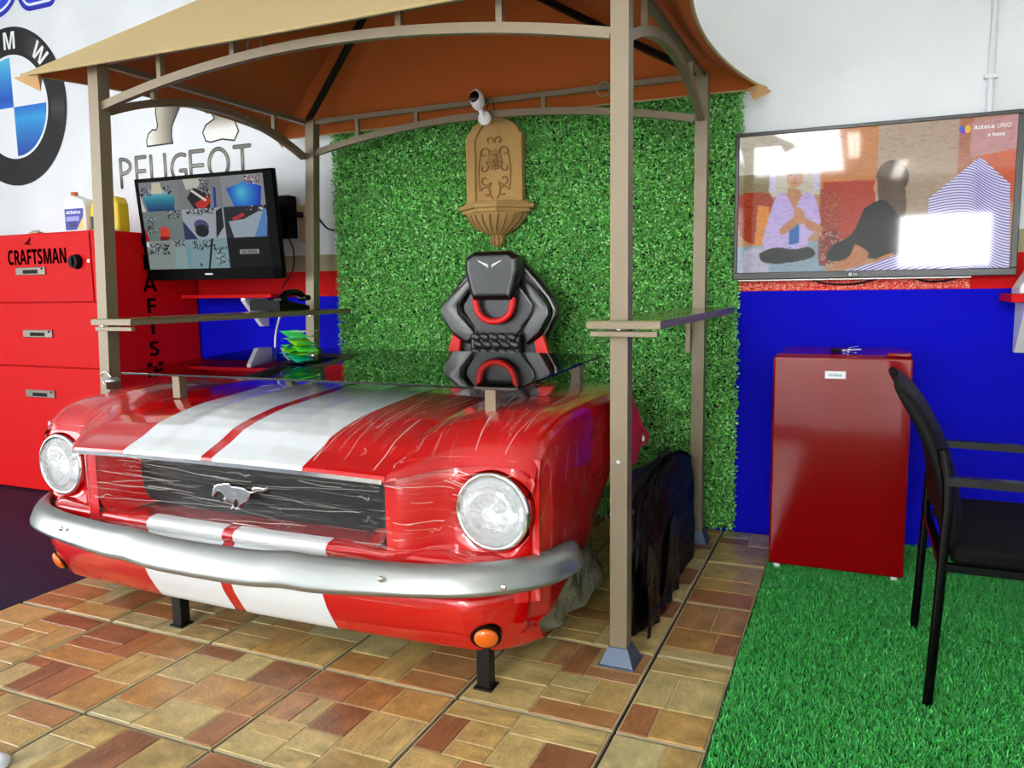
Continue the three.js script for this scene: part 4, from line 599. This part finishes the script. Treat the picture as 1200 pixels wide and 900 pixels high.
{
  const sh = thing('wall_shelf', 'low red wall shelf behind the car under the narrow upper shelf', 'shelf', [-0.8, 0.65, WZ]);
  part('board', bx(-1.32, 0.648, WZ + 0.001, -0.31, 0.668, WZ + 0.2, 0.003), M.paintRed, sh);
  for (const x of [-1.1, -0.45]) part('bracket', ext([[0, 0], [0.18, 0], [0.18, -0.015], [0.05, -0.165], [0, -0.165]], 0.03, 0.002).rotateY(-Math.PI / 2).translate(x, 0.647, WZ + 0.001), M.plasticWhite, sh);
  const R = rng(4), cols = ['#10e0c4', '#40ee74', '#9cf42c', '#14d4e0', '#66f040', '#22e8a8', '#b8f42a'], u = thing('note_paper_stack', 'fanned stack of neon green and turquoise paper slips on the glass tabletop', 'paper', [0.34, 0.846, -0.66]);
  for (let k = 0; k < 9; k++) {
    const a = (k % 2 ? 0.35 : -0.3) + (R() - 0.5) * 0.25, g = grid(10, 6, (p, v) => [(p - 0.5) * 0.135, 0.006 * Math.sin(p * 6.28 + k) + (p - 0.5) * 0.022 * (k % 2 ? 1 : -1), (v - 0.5) * 0.09]);
    g.rotateY(a); g.translate(0.338, 0.864 + k * 0.0112, -0.66); part('paper_slip', g, std(cols[k % cols.length], 0.55, { side: THREE.DoubleSide }), u);
  }
  part('top_slip', bx(0.33, 0.969, -0.7, 0.4, 0.9705, -0.62, 0), std('#c8c4a6', 0.6), u); part('base', bx(0.28, 0.8487, -0.705, 0.395, 0.854, -0.615, 0.002), M.black, u);
}
{
  const t = thing('post_clip_lamp', 'small silver clip lamp fixed low on the left front gazebo post', 'lamp', [-0.36, 0.78, GZ0]);
  part('clamp', bx(-0.362, 0.755, GZ0 + 0.027, -0.33, 0.79, GZ0 + 0.05, 0.003), M.bronze, t);
  const d = new THREE.SphereGeometry(0.028, 20, 10, 0, 6.284, 0, 1.57); d.scale(1, 0.6, 1); d.translate(-0.295, 0.79, GZ0 + 0.05); part('hood', d, std('#b9bec2', 0.25, { metalness: 0.8, side: THREE.DoubleSide }), t);
  part('arm', tube([[-0.34, 0.775, GZ0 + 0.05], [-0.345, 0.815, GZ0 + 0.055], [-0.32, 0.825, GZ0 + 0.055], [-0.3, 0.803, GZ0 + 0.05]], 0.0035, 24, 6), M.chrome, t);
}
// ------------------------------------------------------------------ paintings on the wall
{
  const draw = (g, N) => {
    const c = N / 2; g.clearRect(0, 0, N, N); g.save(); g.beginPath(); g.arc(c, c, c - 2, 0, 7); g.clip(); g.fillStyle = '#0c0c0b'; g.fillRect(0, 0, N, N);
    // the mural's own airbrushed silver patches on the black ring
    for (const [a, w] of [[-0.95, 0.3], [0.1, 0.22], [2.4, 0.5], [-2.2, 0.3]]) for (let k = 24; k > 0; k--) { g.strokeStyle = `rgba(120,122,112,${0.03})`; g.lineWidth = c * 0.24; g.beginPath(); g.arc(c, c, c * 0.83, a - w * k / 24, a + w * k / 24); g.stroke(); }
    g.restore(); g.strokeStyle = '#0b0b0b'; g.lineWidth = N * 0.008; g.beginPath(); g.arc(c, c, c * 0.975, 0, 7); g.stroke();
    const r = c * 0.655; g.fillStyle = '#e9ecef'; g.beginPath(); g.arc(c, c, r, 0, 7); g.fill();
    const q = (a) => { const G = g.createLinearGradient(c, c - r, c, c + r); G.addColorStop(0, '#58c8e8'); G.addColorStop(0.42, '#1450b8'); G.addColorStop(0.5, '#1c6ccc'); G.addColorStop(0.62, '#2f9ad8'); G.addColorStop(1, '#0a3a9c'); g.fillStyle = G; g.beginPath(); g.moveTo(c, c); g.arc(c, c, r * 0.95, a, a + Math.PI / 2); g.closePath(); g.fill(); };
    q(Math.PI); q(0); g.fillStyle = '#f4f4f0'; g.textAlign = 'center'; g.textBaseline = 'middle'; g.font = `bold ${N * 0.15}px sans-serif`;
    for (const [ch, a] of [['B', -0.72], ['M', 0.02], ['W', 0.76]]) { g.save(); g.translate(c, c); g.rotate(a); g.translate(0, -c * 0.83); g.fillText(ch, 0, 0); g.restore(); }
  };
  const r = 0.51, t = thing('round_emblem_mural', 'round black, blue and white car emblem painted on the upper left wall', 'mural', [-2.87, 2.37, WZ]);
  part('painting', new THREE.CircleGeometry(r, 64).translate(-2.87, 2.37, WZ + 0.002), std('#fff', 0.6, { map: canvasTex(1024, 1024, (g) => draw(g, 1024)) }), t);
}
{
  // x -2.0..-0.75, y 1.75..2.5 on the wall
  const tex = canvasTex(1250, 750, (g, W, H) => {
    const X = (x) => (x + 2.0) * 1000, Y = (y) => (2.5 - y) * 1000;
    const metal = g.createLinearGradient(0, Y(1.97), 0, Y(1.79)); metal.addColorStop(0, '#6d6c60'); metal.addColorStop(0.5, '#9b998c'); metal.addColorStop(1, '#2c2b26');
    const letters = [['P', -1.925, 0.09], ['E', -1.79, 0.08], ['U', -1.665, 0.115], ['G', -1.505, 0.12], ['E', -1.345, 0.105], ['O', -1.2, 0.145], ['T', -1.005, 0.115]];
    const S = (w, c2) => { g.lineWidth = w; g.strokeStyle = c2; g.lineCap = 'round'; g.lineJoin = 'round'; };
    const strokeL = (ch, x, w) => { const t = 1.958, b = 1.79, m = 1.875; g.beginPath(); const mv = (a, c2) => g.moveTo(X(a), Y(c2)), ln = (a, c2) => g.lineTo(X(a), Y(c2)); const xe = x + w;
      if (ch === 'P') { mv(x, b); ln(x, t); g.bezierCurveTo(X(xe + 0.02), Y(t), X(xe + 0.02), Y(m - 0.005), X(x + 0.01), Y(m - 0.005)); }
      if (ch === 'E') { mv(xe, t); ln(x, t); ln(x, b); ln(xe, b); mv(x, m); ln(xe - 0.01, m); }
      if (ch === 'U') { mv(x, t); ln(x, b + 0.05); g.bezierCurveTo(X(x), Y(b - 0.01), X(xe), Y(b - 0.01), X(xe), Y(b + 0.05)); ln(xe, t); }
      if (ch === 'G') { mv(xe, t - 0.015); g.bezierCurveTo(X(x - 0.02), Y(t + 0.03), X(x - 0.04), Y(b - 0.03), X(xe), Y(b + 0.01)); ln(xe, m - 0.02); ln(xe - 0.045, m - 0.02); }
      if (ch === 'O') { g.ellipse(X(x + w / 2), Y((t + b) / 2), w / 2 * 1000, (t - b) / 2 * 1000, 0, 0, 7); }
      if (ch === 'T') { mv(x, t); ln(xe, t); mv(x + w / 2, t); ln(x + w / 2, b); }
      g.stroke(); };
    for (const [w, c2] of [[24, '#23221e'], [15, metal]]) { S(w, c2); for (const l of letters) strokeL(...l); }
    // two hind legs of the standing animal; the rest is hidden behind the canopy
    const leg = (P, fill) => { g.beginPath(); P.forEach(([x, y], i) => (i ? g.lineTo(X(x), Y(y)) : g.moveTo(X(x), Y(y)))); g.closePath(); g.fillStyle = fill; g.fill(); S(9, '#1a1a18'); g.stroke(); };
    const lg = g.createLinearGradient(X(-1.68), 0, X(-1.42), 0); lg.addColorStop(0, '#efeeea'); lg.addColorStop(0.45, '#b0aa96'); lg.addColorStop(1, '#4b463a');
    leg([[-1.55, 2.42], [-1.585, 2.28], [-1.6, 2.21], [-1.59, 2.13], [-1.605, 2.108], [-1.635, 2.112], [-1.67, 2.09], [-1.688, 2.05], [-1.685, 2.018], [-1.475, 2.02], [-1.485, 2.06], [-1.475, 2.12], [-1.42, 2.2], [-1.36, 2.28], [-1.3, 2.42]], lg);
    const lh = g.createLinearGradient(0, Y(2.35), 0, Y(2.0)); lh.addColorStop(0, '#cfc9b8'); lh.addColorStop(0.6, '#8d8470'); lh.addColorStop(0.8, '#e8e6e0'); lh.addColorStop(1, '#f4f3ef');
    leg([[-1.33, 2.36], [-1.27, 2.25], [-1.2, 2.17], [-1.16, 2.165], [-1.14, 2.13], [-1.21, 2.1], [-1.235, 2.06], [-1.215, 2.01], [-1.18, 2.0], [-1.09, 2.01], [-1.0, 1.995], [-0.965, 2.045], [-1.0, 2.13], [-1.01, 2.24], [-1.05, 2.36]], lh);
  });
  const t = thing('lettering_mural', 'grey letters PEUGEOT with two animal paws painted on the white wall above the monitor', 'mural', [-1.375, 2.1, WZ]);
  part('painting', new THREE.PlaneGeometry(1.25, 0.75).translate(-1.375, 2.125, WZ + 0.002), std('#fff', 0.6, { map: tex, transparent: true }), t);
}
{
  // lower rims of two rounded blue letters, cut by the top of the picture
  const t = thing('blue_lettering', 'blue outlined painted letters on the wall above the round emblem', 'lettering', [-2.7, 2.95, WZ]);
  const tex = canvasTex(700, 300, (g) => { for (const [w, c] of [[120, '#e8eaf0'], [104, '#1024a8'], [60, '#e8ecf4'], [36, '#2244d8']]) { g.strokeStyle = c; g.lineWidth = w; g.lineCap = 'round'; g.beginPath(); g.ellipse(250, 80, 130, 110, 0, 0, Math.PI); g.stroke(); g.beginPath(); g.moveTo(450, 60); g.quadraticCurveTo(450, 190, 500, 190); g.lineTo(620, 190); g.stroke(); } });
  part('painting', new THREE.PlaneGeometry(0.98, 0.42).translate(-2.83, 3.075, WZ + 0.002), std('#fff', 0.6, { map: tex, transparent: true }), t);
}
{
  const t = thing('wall_conduit', 'white painted conduit running up the wall above the television', 'conduit', [2.768, 1.75, WZ]);
  part('pipe', cyl(0.012, 0.012, [2.772, 1.7, WZ + 0.012], [2.772, 3.4, WZ + 0.012]), M.white, t); for (const y of [1.9, 2.6, 3.2]) part('strap', bx(2.748, y, WZ + 0.001, 2.796, y + 0.016, WZ + 0.026, 0.003), M.white, t);
}
// ------------------------------------------------------------------ television and what stands below it
{
  const x0 = 1.826, x1 = 2.888, y0 = 1.146, y1 = 1.768, z = -1.77, t = thing('television', 'large flat television with dark frame showing two seated women, on the right wall', 'television', [(x0 + x1) / 2, (y0 + y1) / 2, WZ]);
  const pic = canvasTex(1024, 580, (g, W, H) => {
    const R = rng(12), poly = (c, ...p) => { g.fillStyle = c; g.beginPath(); p.forEach(([x, y], i) => (i ? g.lineTo(x, y) : g.moveTo(x, y))); g.closePath(); g.fill(); }, ell = (c, x, y, a, b, r = 0) => { g.fillStyle = c; g.beginPath(); g.ellipse(x, y, a, b, r, 0, 7); g.fill(); };
    const curve = (c, ...p) => { g.fillStyle = c; g.beginPath(); g.moveTo(...p[0]); for (let i = 1; i < p.length; i++) { const n = p[(i + 1) % p.length]; g.quadraticCurveTo(p[i][0], p[i][1], (p[i][0] + n[0]) / 2, (p[i][1] + n[1]) / 2); } g.closePath(); g.fill(); };
    g.fillStyle = '#b98a68'; g.fillRect(0, 0, W, H); poly('#c9c2b0', [0, 0], [330, 0], [330, 260], [0, 260]); poly('#8a7c58', [0, 160], [130, 160], [130, 260], [0, 260]); for (const x of [126, 300]) poly('#cfc4e4', [x, 60], [x + 26, 60], [x + 26, 240], [x, 240]);
    poly('#c67a3a', [330, 0], [550, 0], [550, 230], [330, 230]); poly('#b4321a', [340, 210], [545, 215], [530, 450], [340, 450]); poly('#b59c84', [545, 0], [840, 0], [840, 300], [545, 300]); poly('#a9927a', [560, 230], [760, 230], [740, 470], [580, 470]);
    poly('#b06848', [830, 0], [880, 0], [880, 300], [830, 300]); poly('#c98e90', [870, 20], [1024, 0], [1024, 130], [870, 150]); poly('#d0531e', [890, 150], [1024, 130], [1024, 330], [890, 330]);
    curve('#a33a22', [0, 250], [10, 235], [90, 235], [150, 250], [150, 420], [90, 470], [0, 430]); curve('#a03820', [330, 240], [400, 240], [420, 360], [400, 420], [330, 420]); for (let i = 0; i < 260; i++) { g.fillStyle = R() < 0.5 ? '#c8643a' : '#7c2214'; g.fillRect(R() * 110, 250 + R() * 170, 5, 3); g.fillRect(330 + R() * 70, 250 + R() * 150, 5, 3); }
    poly('#e0882e', [80, 290], [130, 300], [120, 480], [70, 470]); poly('#8aa4b4', [0, 470], [340, 450], [360, 580], [0, 580]); poly('#b8b4c8', [30, 480], [130, 470], [130, 580], [10, 580]);
    // seated woman in a lilac cardigan
    ell('#c9c3bd', 225, 150, 54, 62); ell('#b9b1aa', 215, 120, 40, 26); ell('#cf9a76', 228, 178, 34, 48); ell('#e6e2dc', 222, 128, 36, 20); ell('#6a4230', 214, 172, 6, 3); ell('#6a4230', 244, 172, 6, 3); ell('#b0705a', 229, 206, 12, 4); ell('#b98060', 229, 188, 5, 9); g.strokeStyle = '#3a2a22'; g.lineWidth = 2; g.strokeRect(203, 164, 22, 16); g.strokeRect(233, 164, 22, 16); curve('#c08860', [200, 225], [255, 225], [265, 300], [195, 300]);
    curve('#c3aee6', [175, 240], [150, 260], [125, 350], [95, 470], [150, 500], [200, 500], [215, 460], [235, 500], [290, 490], [285, 430], [345, 400], [315, 270], [280, 240], [255, 260], [230, 330], [205, 260]); poly('#1d64b4', [212, 390], [250, 380], [252, 460], [212, 465]); curve('#bd7f58', [170, 400], [240, 330], [262, 352], [250, 380], [180, 430]); curve('#bd7f58', [262, 350], [350, 390], [345, 420], [280, 405]); ell('#c48a62', 250, 345, 22, 38, -0.3);
    curve('#0b0b12', [90, 500], [150, 465], [230, 490], [300, 470], [330, 520], [200, 545], [100, 540]); curve('#8c2a20', [330, 440], [370, 400], [420, 420], [400, 540], [330, 570]); for (let i = 0; i < 130; i++) { g.fillStyle = R() < 0.5 ? '#d8c8a8' : '#4a120c'; g.fillRect(335 + R() * 70, 415 + R() * 140, 6, 4); }
    // second woman in black, seen from behind
    ell('#4a3828', 600, 210, 60, 70); ell('#5c4632', 585, 190, 30, 40); ell('#c38a64', 548, 232, 14, 34, 0.2); curve('#5a4430', [545, 200], [640, 190], [660, 330], [640, 430], [560, 420]); curve('#0c0a0c', [500, 330], [560, 280], [610, 330], [690, 470], [640, 560], [520, 520], [350, 550], [380, 470], [460, 440]); curve('#c07a50', [470, 470], [540, 500], [500, 560], [380, 575], [400, 540], [450, 530]); curve('#c07a50', [560, 530], [620, 500], [620, 540], [560, 575], [480, 575]);
    { const c2 = document.createElement('canvas'); c2.width = 256; c2.height = 145; c2.getContext('2d').drawImage(g.canvas, 0, 0, 256, 145); g.drawImage(c2, 0, 0, W, H); for (let i = 0; i < 5000; i++) { g.fillStyle = R() < 0.5 ? 'rgba(255,240,220,.05)' : 'rgba(30,10,0,.07)'; g.fillRect(R() * W, R() * H, 4 + 20 * R(), 2 + 6 * R()); } }
    // striped shirt shoulder close to the lens
    g.save(); g.beginPath(); g.moveTo(735, 300); g.lineTo(905, 150); g.lineTo(1010, 260); g.lineTo(1024, 580); g.lineTo(430, 580); g.lineTo(560, 545); g.lineTo(735, 480); g.closePath(); g.clip(); g.fillStyle = '#e4def4'; g.fillRect(400, 100, 640, 500); g.strokeStyle = '#5450b0'; g.lineWidth = 4; for (let i = 0; i < 90; i++) { g.beginPath(); g.moveTo(400, 240 + i * 11); g.quadraticCurveTo(820, 60 + i * 11, 900, 140 + i * 10); g.quadraticCurveTo(980, 200 + i * 11, 1040, 190 + i * 11); g.stroke(); } g.restore();
    g.fillStyle = '#fff'; g.font = 'bold 22px sans-serif'; g.fillText('Azteca', 878, 46); g.font = '22px sans-serif'; g.fillText('UNO', 956, 46); g.font = 'bold 19px sans-serif'; g.fillText('a hora', 925, 76); ell('#1e58d8', 838, 40, 10, 11); ell('#8a2ac8', 845, 52, 9, 9); ell('#f0b81c', 858, 42, 10, 16);
  });
  part('back_case', bx(x0 + 0.01, y0 + 0.01, WZ + 0.02, x1 - 0.01, y1 - 0.01, z - 0.012, 0.006), M.black, t);
  part('wall_mount', bx(2.2, 1.35, WZ + 0.001, 2.5, 1.6, WZ + 0.02, 0.002), M.black, t);
  const b = 0.016, bb = 0.03; const bz = part('bezel', [bx(x0, y1 - b, z - 0.02, x1, y1, z + 0.004, 0.003), bx(x0, y0, z - 0.02, x1, y0 + bb, z + 0.004, 0.003), bx(x0, y0 + bb, z - 0.02, x0 + b, y1 - b, z + 0.004, 0.003), bx(x1 - b * 1.5, y0 + bb, z - 0.02, x1, y1 - b, z + 0.004, 0.003)], std('#1c1b18', 0.3), t);
  part('screen', new THREE.PlaneGeometry(x1 - x0 - b * 2.5, y1 - y0 - b - bb).translate((x0 + x1) / 2 - b / 4, (y0 + bb + y1 - b) / 2, z - 0.002), phys('#030303', 0.045, { specularIntensity: 0.9, emissive: '#ffffff', emissiveMap: pic, emissiveIntensity: 0.8 }), t, 'lit screen showing a talk show');
  const lg = canvasTex(128, 48, (g) => { g.fillStyle = '#1c1b18'; g.fillRect(0, 0, 128, 48); g.fillStyle = '#d8d8d8'; g.beginPath(); g.arc(34, 24, 17, 0, 7); g.fill(); g.font = 'bold 34px sans-serif'; g.fillText('LG', 62, 36); });
  part('maker_mark', new THREE.PlaneGeometry(0.05, 0.019).translate(2.31, y0 + 0.015, z + 0.0048), std('#fff', 0.4, { map: lg }), bz, 'white round maker mark with letters LG');
  part('silver_strip', bx(x0 + 0.02, y0 - 0.007, z - 0.03, x1 - 0.15, y0 - 0.001, z - 0.002, 0.002), std('#c8c4bc', 0.35, { metalness: 0.5 }), t);
  single('television_cable', 'black cable looping on the red band under the television', 'cable', mergeGeometries([tube([[2.13, 1.15, WZ + 0.03], [2.2, 1.125, WZ + 0.02], [2.32, 1.122, WZ + 0.02], [2.43, 1.148, WZ + 0.03]], 0.004, 30, 6), tube([[2.52, 1.15, WZ + 0.03], [2.58, 1.128, WZ + 0.02], [2.66, 1.13, WZ + 0.02], [2.71, 1.15, WZ + 0.03]], 0.004, 30, 6)]), M.black, [2.4, 1.12, WZ]);
}
{
  const x0 = 2.042, x1 = 2.522, zf = -1.335, zb = -1.8, t = thing('mini_fridge', 'glossy red mini fridge standing on the grass carpet against the blue wall', 'fridge', [(x0 + x1) / 2, 0, -1.57]);
  part('cabinet', bx(x0 + 0.004, 0.03, zb, x1 - 0.004, 0.856, zf - 0.055, 0.012), M.fridgeRed, t);
  const d = part('door', bx(x0, 0.03, zf - 0.05, x1, 0.852, zf, 0.01), M.fridgeRed, t);
  part('gasket', bx(x0 + 0.015, 0.04, zf - 0.056, x1 - 0.015, 0.84, zf - 0.049, 0), M.black, t);
  part('hinge_cover', bx(x1 - 0.085, 0.853, zf - 0.12, x1 - 0.005, 0.87, zf - 0.01, 0.006), M.fridgeRed, t);
  const tex = canvasTex(192, 72, (g) => { g.fillStyle = '#e6ecee'; g.fillRect(0, 0, 192, 72); g.fillStyle = '#3a5f6c'; g.font = 'bold 46px sans-serif'; g.textAlign = 'center'; g.fillText('midea', 96, 52); });
  part('badge', bx(2.228, 0.771, zf, 2.3, 0.799, zf + 0.004, 0.0015), M.plasticWhite, d); part('badge_print', new THREE.PlaneGeometry(0.066, 0.0235).translate(2.264, 0.785, zf + 0.0046), std('#fff', 0.4, { map: tex }), d, 'pale badge with lettering');
  for (const [x, z] of [[x0 + 0.03, zf - 0.025], [x1 - 0.03, zf - 0.025], [x0 + 0.03, zb + 0.03], [x1 - 0.03, zb + 0.03]]) part('foot', cyl(0.014, 0.012, [x, 0.004, z], [x, 0.034, z]), M.plasticWhite, t);
}
{
  const y = 0.857, x = 2.3, z = -1.48, t = thing('key_bunch', 'bunch of metal keys on a ring lying on the red mini fridge', 'keys', [x, y, z]);
  part('ring', new THREE.TorusGeometry(0.016, 0.0016, 8, 24).rotateX(Math.PI / 2 - 0.3).translate(x - 0.01, y + 0.007, z), M.chrome, t);
  for (let k = 0; k < 4; k++) { const g = ext([[0, -0.008], [0.012, -0.01], [0.018, -0.004], [0.05, -0.004], [0.053, 0], [0.05, 0.004], [0.018, 0.004], [0.012, 0.01], [0, 0.008]], 0.002, 0.0005); g.rotateX(-Math.PI / 2); g.rotateY(-0.9 + k * 0.55); g.rotateZ(0.12 * (k % 2)); g.translate(x, y + 0.003 + k * 0.005, z); part('key', g, M.chrome, t); }
  part('fob', bx(x - 0.06, y + 0.0005, z - 0.015, x - 0.018, y + 0.016, z + 0.012, 0.006), M.black, t, 'black key fob');
}
{
  const t = thing('waiting_chair', 'black padded armchair standing on the grass carpet at the right edge', 'chair', [2.78, 0, -0.68]), zn = -0.415, zfar = -0.945;
  const back = grid(24, 30, (u, v) => {   // closed shell of the padded back: u goes round, v goes up
    const a = u * Math.PI * 2, y = 0.43 + 0.44 * v, lean = 2.565 - 0.04 * smooth(0.15, 1, v) - 0.105 * v * v * v, hw = (0.262 - 0.02 * v) * (v > 0.93 ? Math.sqrt(Math.max(0.02, 1 - ((v - 0.93) / 0.07) ** 2 * 0.6)) : 1), th = 0.026 * Math.min(1, Math.sqrt(Math.max(0.001, 1 - ((v - 0.5) / 0.5) ** 8)) + 0.02);
    const ca = Math.cos(a), sa = Math.sin(a), sq = (q) => Math.sign(q) * Math.pow(Math.abs(q), 0.45), cz = sq(sa) * hw;
    return [lean + sq(ca) * th - 0.02 * (cz / 0.26) ** 2 + 0.02, y, (zn + zfar) / 2 + cz];
  });
  part('backrest', back, phys('#050505', 0.6, { specularIntensity: 0.35, side: THREE.DoubleSide }), t);
  part('seat', bx(2.57, 0.4, zfar + 0.0, 3.06, 0.455, zn, 0.02), phys('#050505', 0.8, { specularIntensity: 0.3 }), t);
  for (const z of [zn, zfar]) {
    part('leg', tube([[2.535, 0.008, z], [2.545, 0.22, z], [2.553, 0.42, z], [2.556, 0.6, z], [2.54, 0.7, z]], 0.0125, 30, 10), M.blackGloss, t);
    part('leg', tube([[3.06, 0.008, z], [3.05, 0.3, z], [3.04, 0.55, z], [3.0, 0.612, z]], 0.0125, 30, 10), M.blackGloss, t);
    part('armrest', bar([[2.55, 0.622, z], [2.62, 0.622, z], [2.8, 0.618, z], [3.02, 0.612, z]], 0.03, 0.022), M.blackGloss, t);
  }
  part('seat_rail', [bar([[2.55, 0.395, zn], [3.05, 0.395, zn]], 0.02, 0.02), bar([[2.55, 0.395, zfar], [3.05, 0.395, zfar]], 0.02, 0.02), bar([[2.555, 0.395, zn], [2.555, 0.395, zfar]], 0.02, 0.02)], M.blackGloss, t);
}
// ------------------------------------------------------------------ beside the car
{
  const t = thing('red_jacket', 'crimson cloth with a small white badge hanging behind the right front gazebo post', 'cloth', [1.6, 0.62, -0.95]);
  part('cloth', grid(24, 40, (u, v) => { const z = -0.7 - 0.36 * u + 0.05 * v * (u - 0.2), top = 0.795 - 0.1 * u * u - 0.03 * u, bot = 0.6 - 0.02 * u - 0.05 * Math.max(0, 0.45 - u); const y = top + (bot - top) * v; return [1.585 + 0.03 * v + 0.012 * Math.sin(u * 15) * v, y, z]; }), std('#b80c38', 0.75, { side: THREE.DoubleSide }), t);
  part('fold', grid(20, 20, (u, v) => { const z = -0.76 - 0.3 * u, y = 0.6 - (0.05 + 0.08 * (1 - u)) * v; return [1.615 + 0.014 * Math.sin(u * 12 + v * 3), y, z]; }), std('#a30a30', 0.75, { side: THREE.DoubleSide }), t);
  const ring = new THREE.TorusGeometry(0.009, 0.003, 8, 20).rotateY(Math.PI / 2).translate(1.634, 0.575, -0.95); part('badge', ring, M.plasticWhite, t, 'small white round badge');
}
{
  // black plastic sheeting bunched over a low bulk between the front and rear right posts
  const R = rng(61), ph = Array.from({ length: 12 }, () => R() * 6.28);
  const wob = (a, v) => 0.022 * Math.sin(a * 7 + ph[0] + v * 5) + 0.015 * Math.sin(a * 13 + ph[1] - v * 9) + 0.01 * Math.sin(a * 23 + ph[2] + v * 17);
  const t = thing('black_sheeting', 'heap of crumpled black plastic sheeting on the floor beside the car and hedge', 'plastic sheet', [1.66, 0, -1.1]);
  part('sheet', grid(96, 40, (u, v) => { const a = u * Math.PI * 2, ca = Math.cos(a), sa = Math.sin(a), sq = (q) => Math.sign(q) * Math.pow(Math.abs(q), 0.5), k = v < 0.7 ? 1 - 0.1 * v  : (1 - 0.07) * Math.sqrt(Math.max(0, 1 - ((v - 0.7) / 0.3) ** 2)), h = 0.5 * (v < 0.7 ? v / 0.7 * 0.86 : 0.86 + 0.14 * Math.sin((v - 0.7) / 0.3 * Math.PI / 2)), w = wob(a, v) * (0.4 + v); const zc = -1.11 + sq(sa) * 0.57 * k; return [1.668 - 0.045 * smooth(-1.42, -1.54, zc) + sq(ca) * (0.07 * k + w * 0.3) * (1 - 0.45 * smooth(-1.42, -1.54, zc)), 0.004 + h * (0.92 - 0.12 * smooth(-1.2, -1.6, zc)) + w * 0.4 * v, zc + w * 0.5]; }), phys('#040404', 0.5, { specularIntensity: 0.5, side: THREE.DoubleSide, bumpMap: nCoarse, bumpScale: 0.02 }), t);
  part('loose_edge', grid(30, 8, (u, v) => [1.752 + 0.008 * Math.sin(u * 30) * v, 0.005 + 0.3 * (1 - v) * (0.6 + 0.4 * Math.sin(u * 9 + 1)), -0.55 - 0.5 * u + 0.015 * Math.sin(v * 7 + u * 20)]), phys('#050506', 0.35, { specularIntensity: 0.6, side: THREE.DoubleSide, bumpMap: nCoarse, bumpScale: 0.02 }), t);
}
{
  const t = thing('white_dish', 'pale white rounded dish on the tiles cut off by the bottom left corner', 'dish', [0.45, 0, 0.72]);
  part('disc', new THREE.LatheGeometry([[0, 0.018], [0.04, 0.018], [0.052, 0.014], [0.056, 0.006], [0.056, 0.003]].map(([r, y]) => new THREE.Vector2(r, y)), 36).translate(0.452, 0, 0.722), std('#e6ecf6', 0.4), t);
  part('rim', new THREE.TorusGeometry(0.055, 0.004, 8, 36).rotateX(Math.PI / 2).translate(0.452, 0.006, 0.722), std('#e6ecf6', 0.4), t);
}
// ------------------------------------------------------------------ unseen tube lamps behind the camera; the near ones are added fill light
for (const [x, y, z] of [...ADDED_LAMPS, [2.2, 3.3, 8.7], [3.0, 3.3, 12.0]]) {
  const far = z > 8, t = thing('unseen_tube_lamp', 'unseen twin tube ceiling lamp behind the viewpoint', 'lamp', [x, 3.4, z], 'ceiling tube lamps'), L = far ? 1.2 : 0.62;
  const along = (x0, x1, y0, y1, w0, w1) => far ? bx(x + w0, y0, z + x0, x + w1, y1, z + x1, 0.004) : bx(x + x0, y0, z + w0, x + x1, y1, z + w1, 0.004);
  part('housing', along(-L, L, y + 0.03, 3.4, -0.09, 0.09), M.plasticWhite, t);
  for (const s of [-0.05, 0.05]) part('tube', far ? cyl(0.016, 0.016, [x + s, y, z - L + 0.02], [x + s, y, z + L - 0.02]) : cyl(0.016, 0.016, [x - L + 0.02, y, z + s], [x + L - 0.02, y, z + s]), std('#ffffff', 0.4, { emissive: '#fff8ee', emissiveIntensity: far ? 40 : 6 }), t);
  if (!far) { const l = new THREE.RectAreaLight('#fff6ea', ADDED_LAMP_POWER, L * 2, 0.14); l.position.set(x, y - 0.025, z); l.lookAt(x, 0, z); l.name = 'added_lamp_light'; scene.add(l); }
}
scene.traverse((o) => { if (o.isMesh) { o.castShadow = true; o.receiveShadow = true; } if (o.isLight && !o.isRectAreaLight) o.castShadow = true; });
renderer.render(scene, camera);
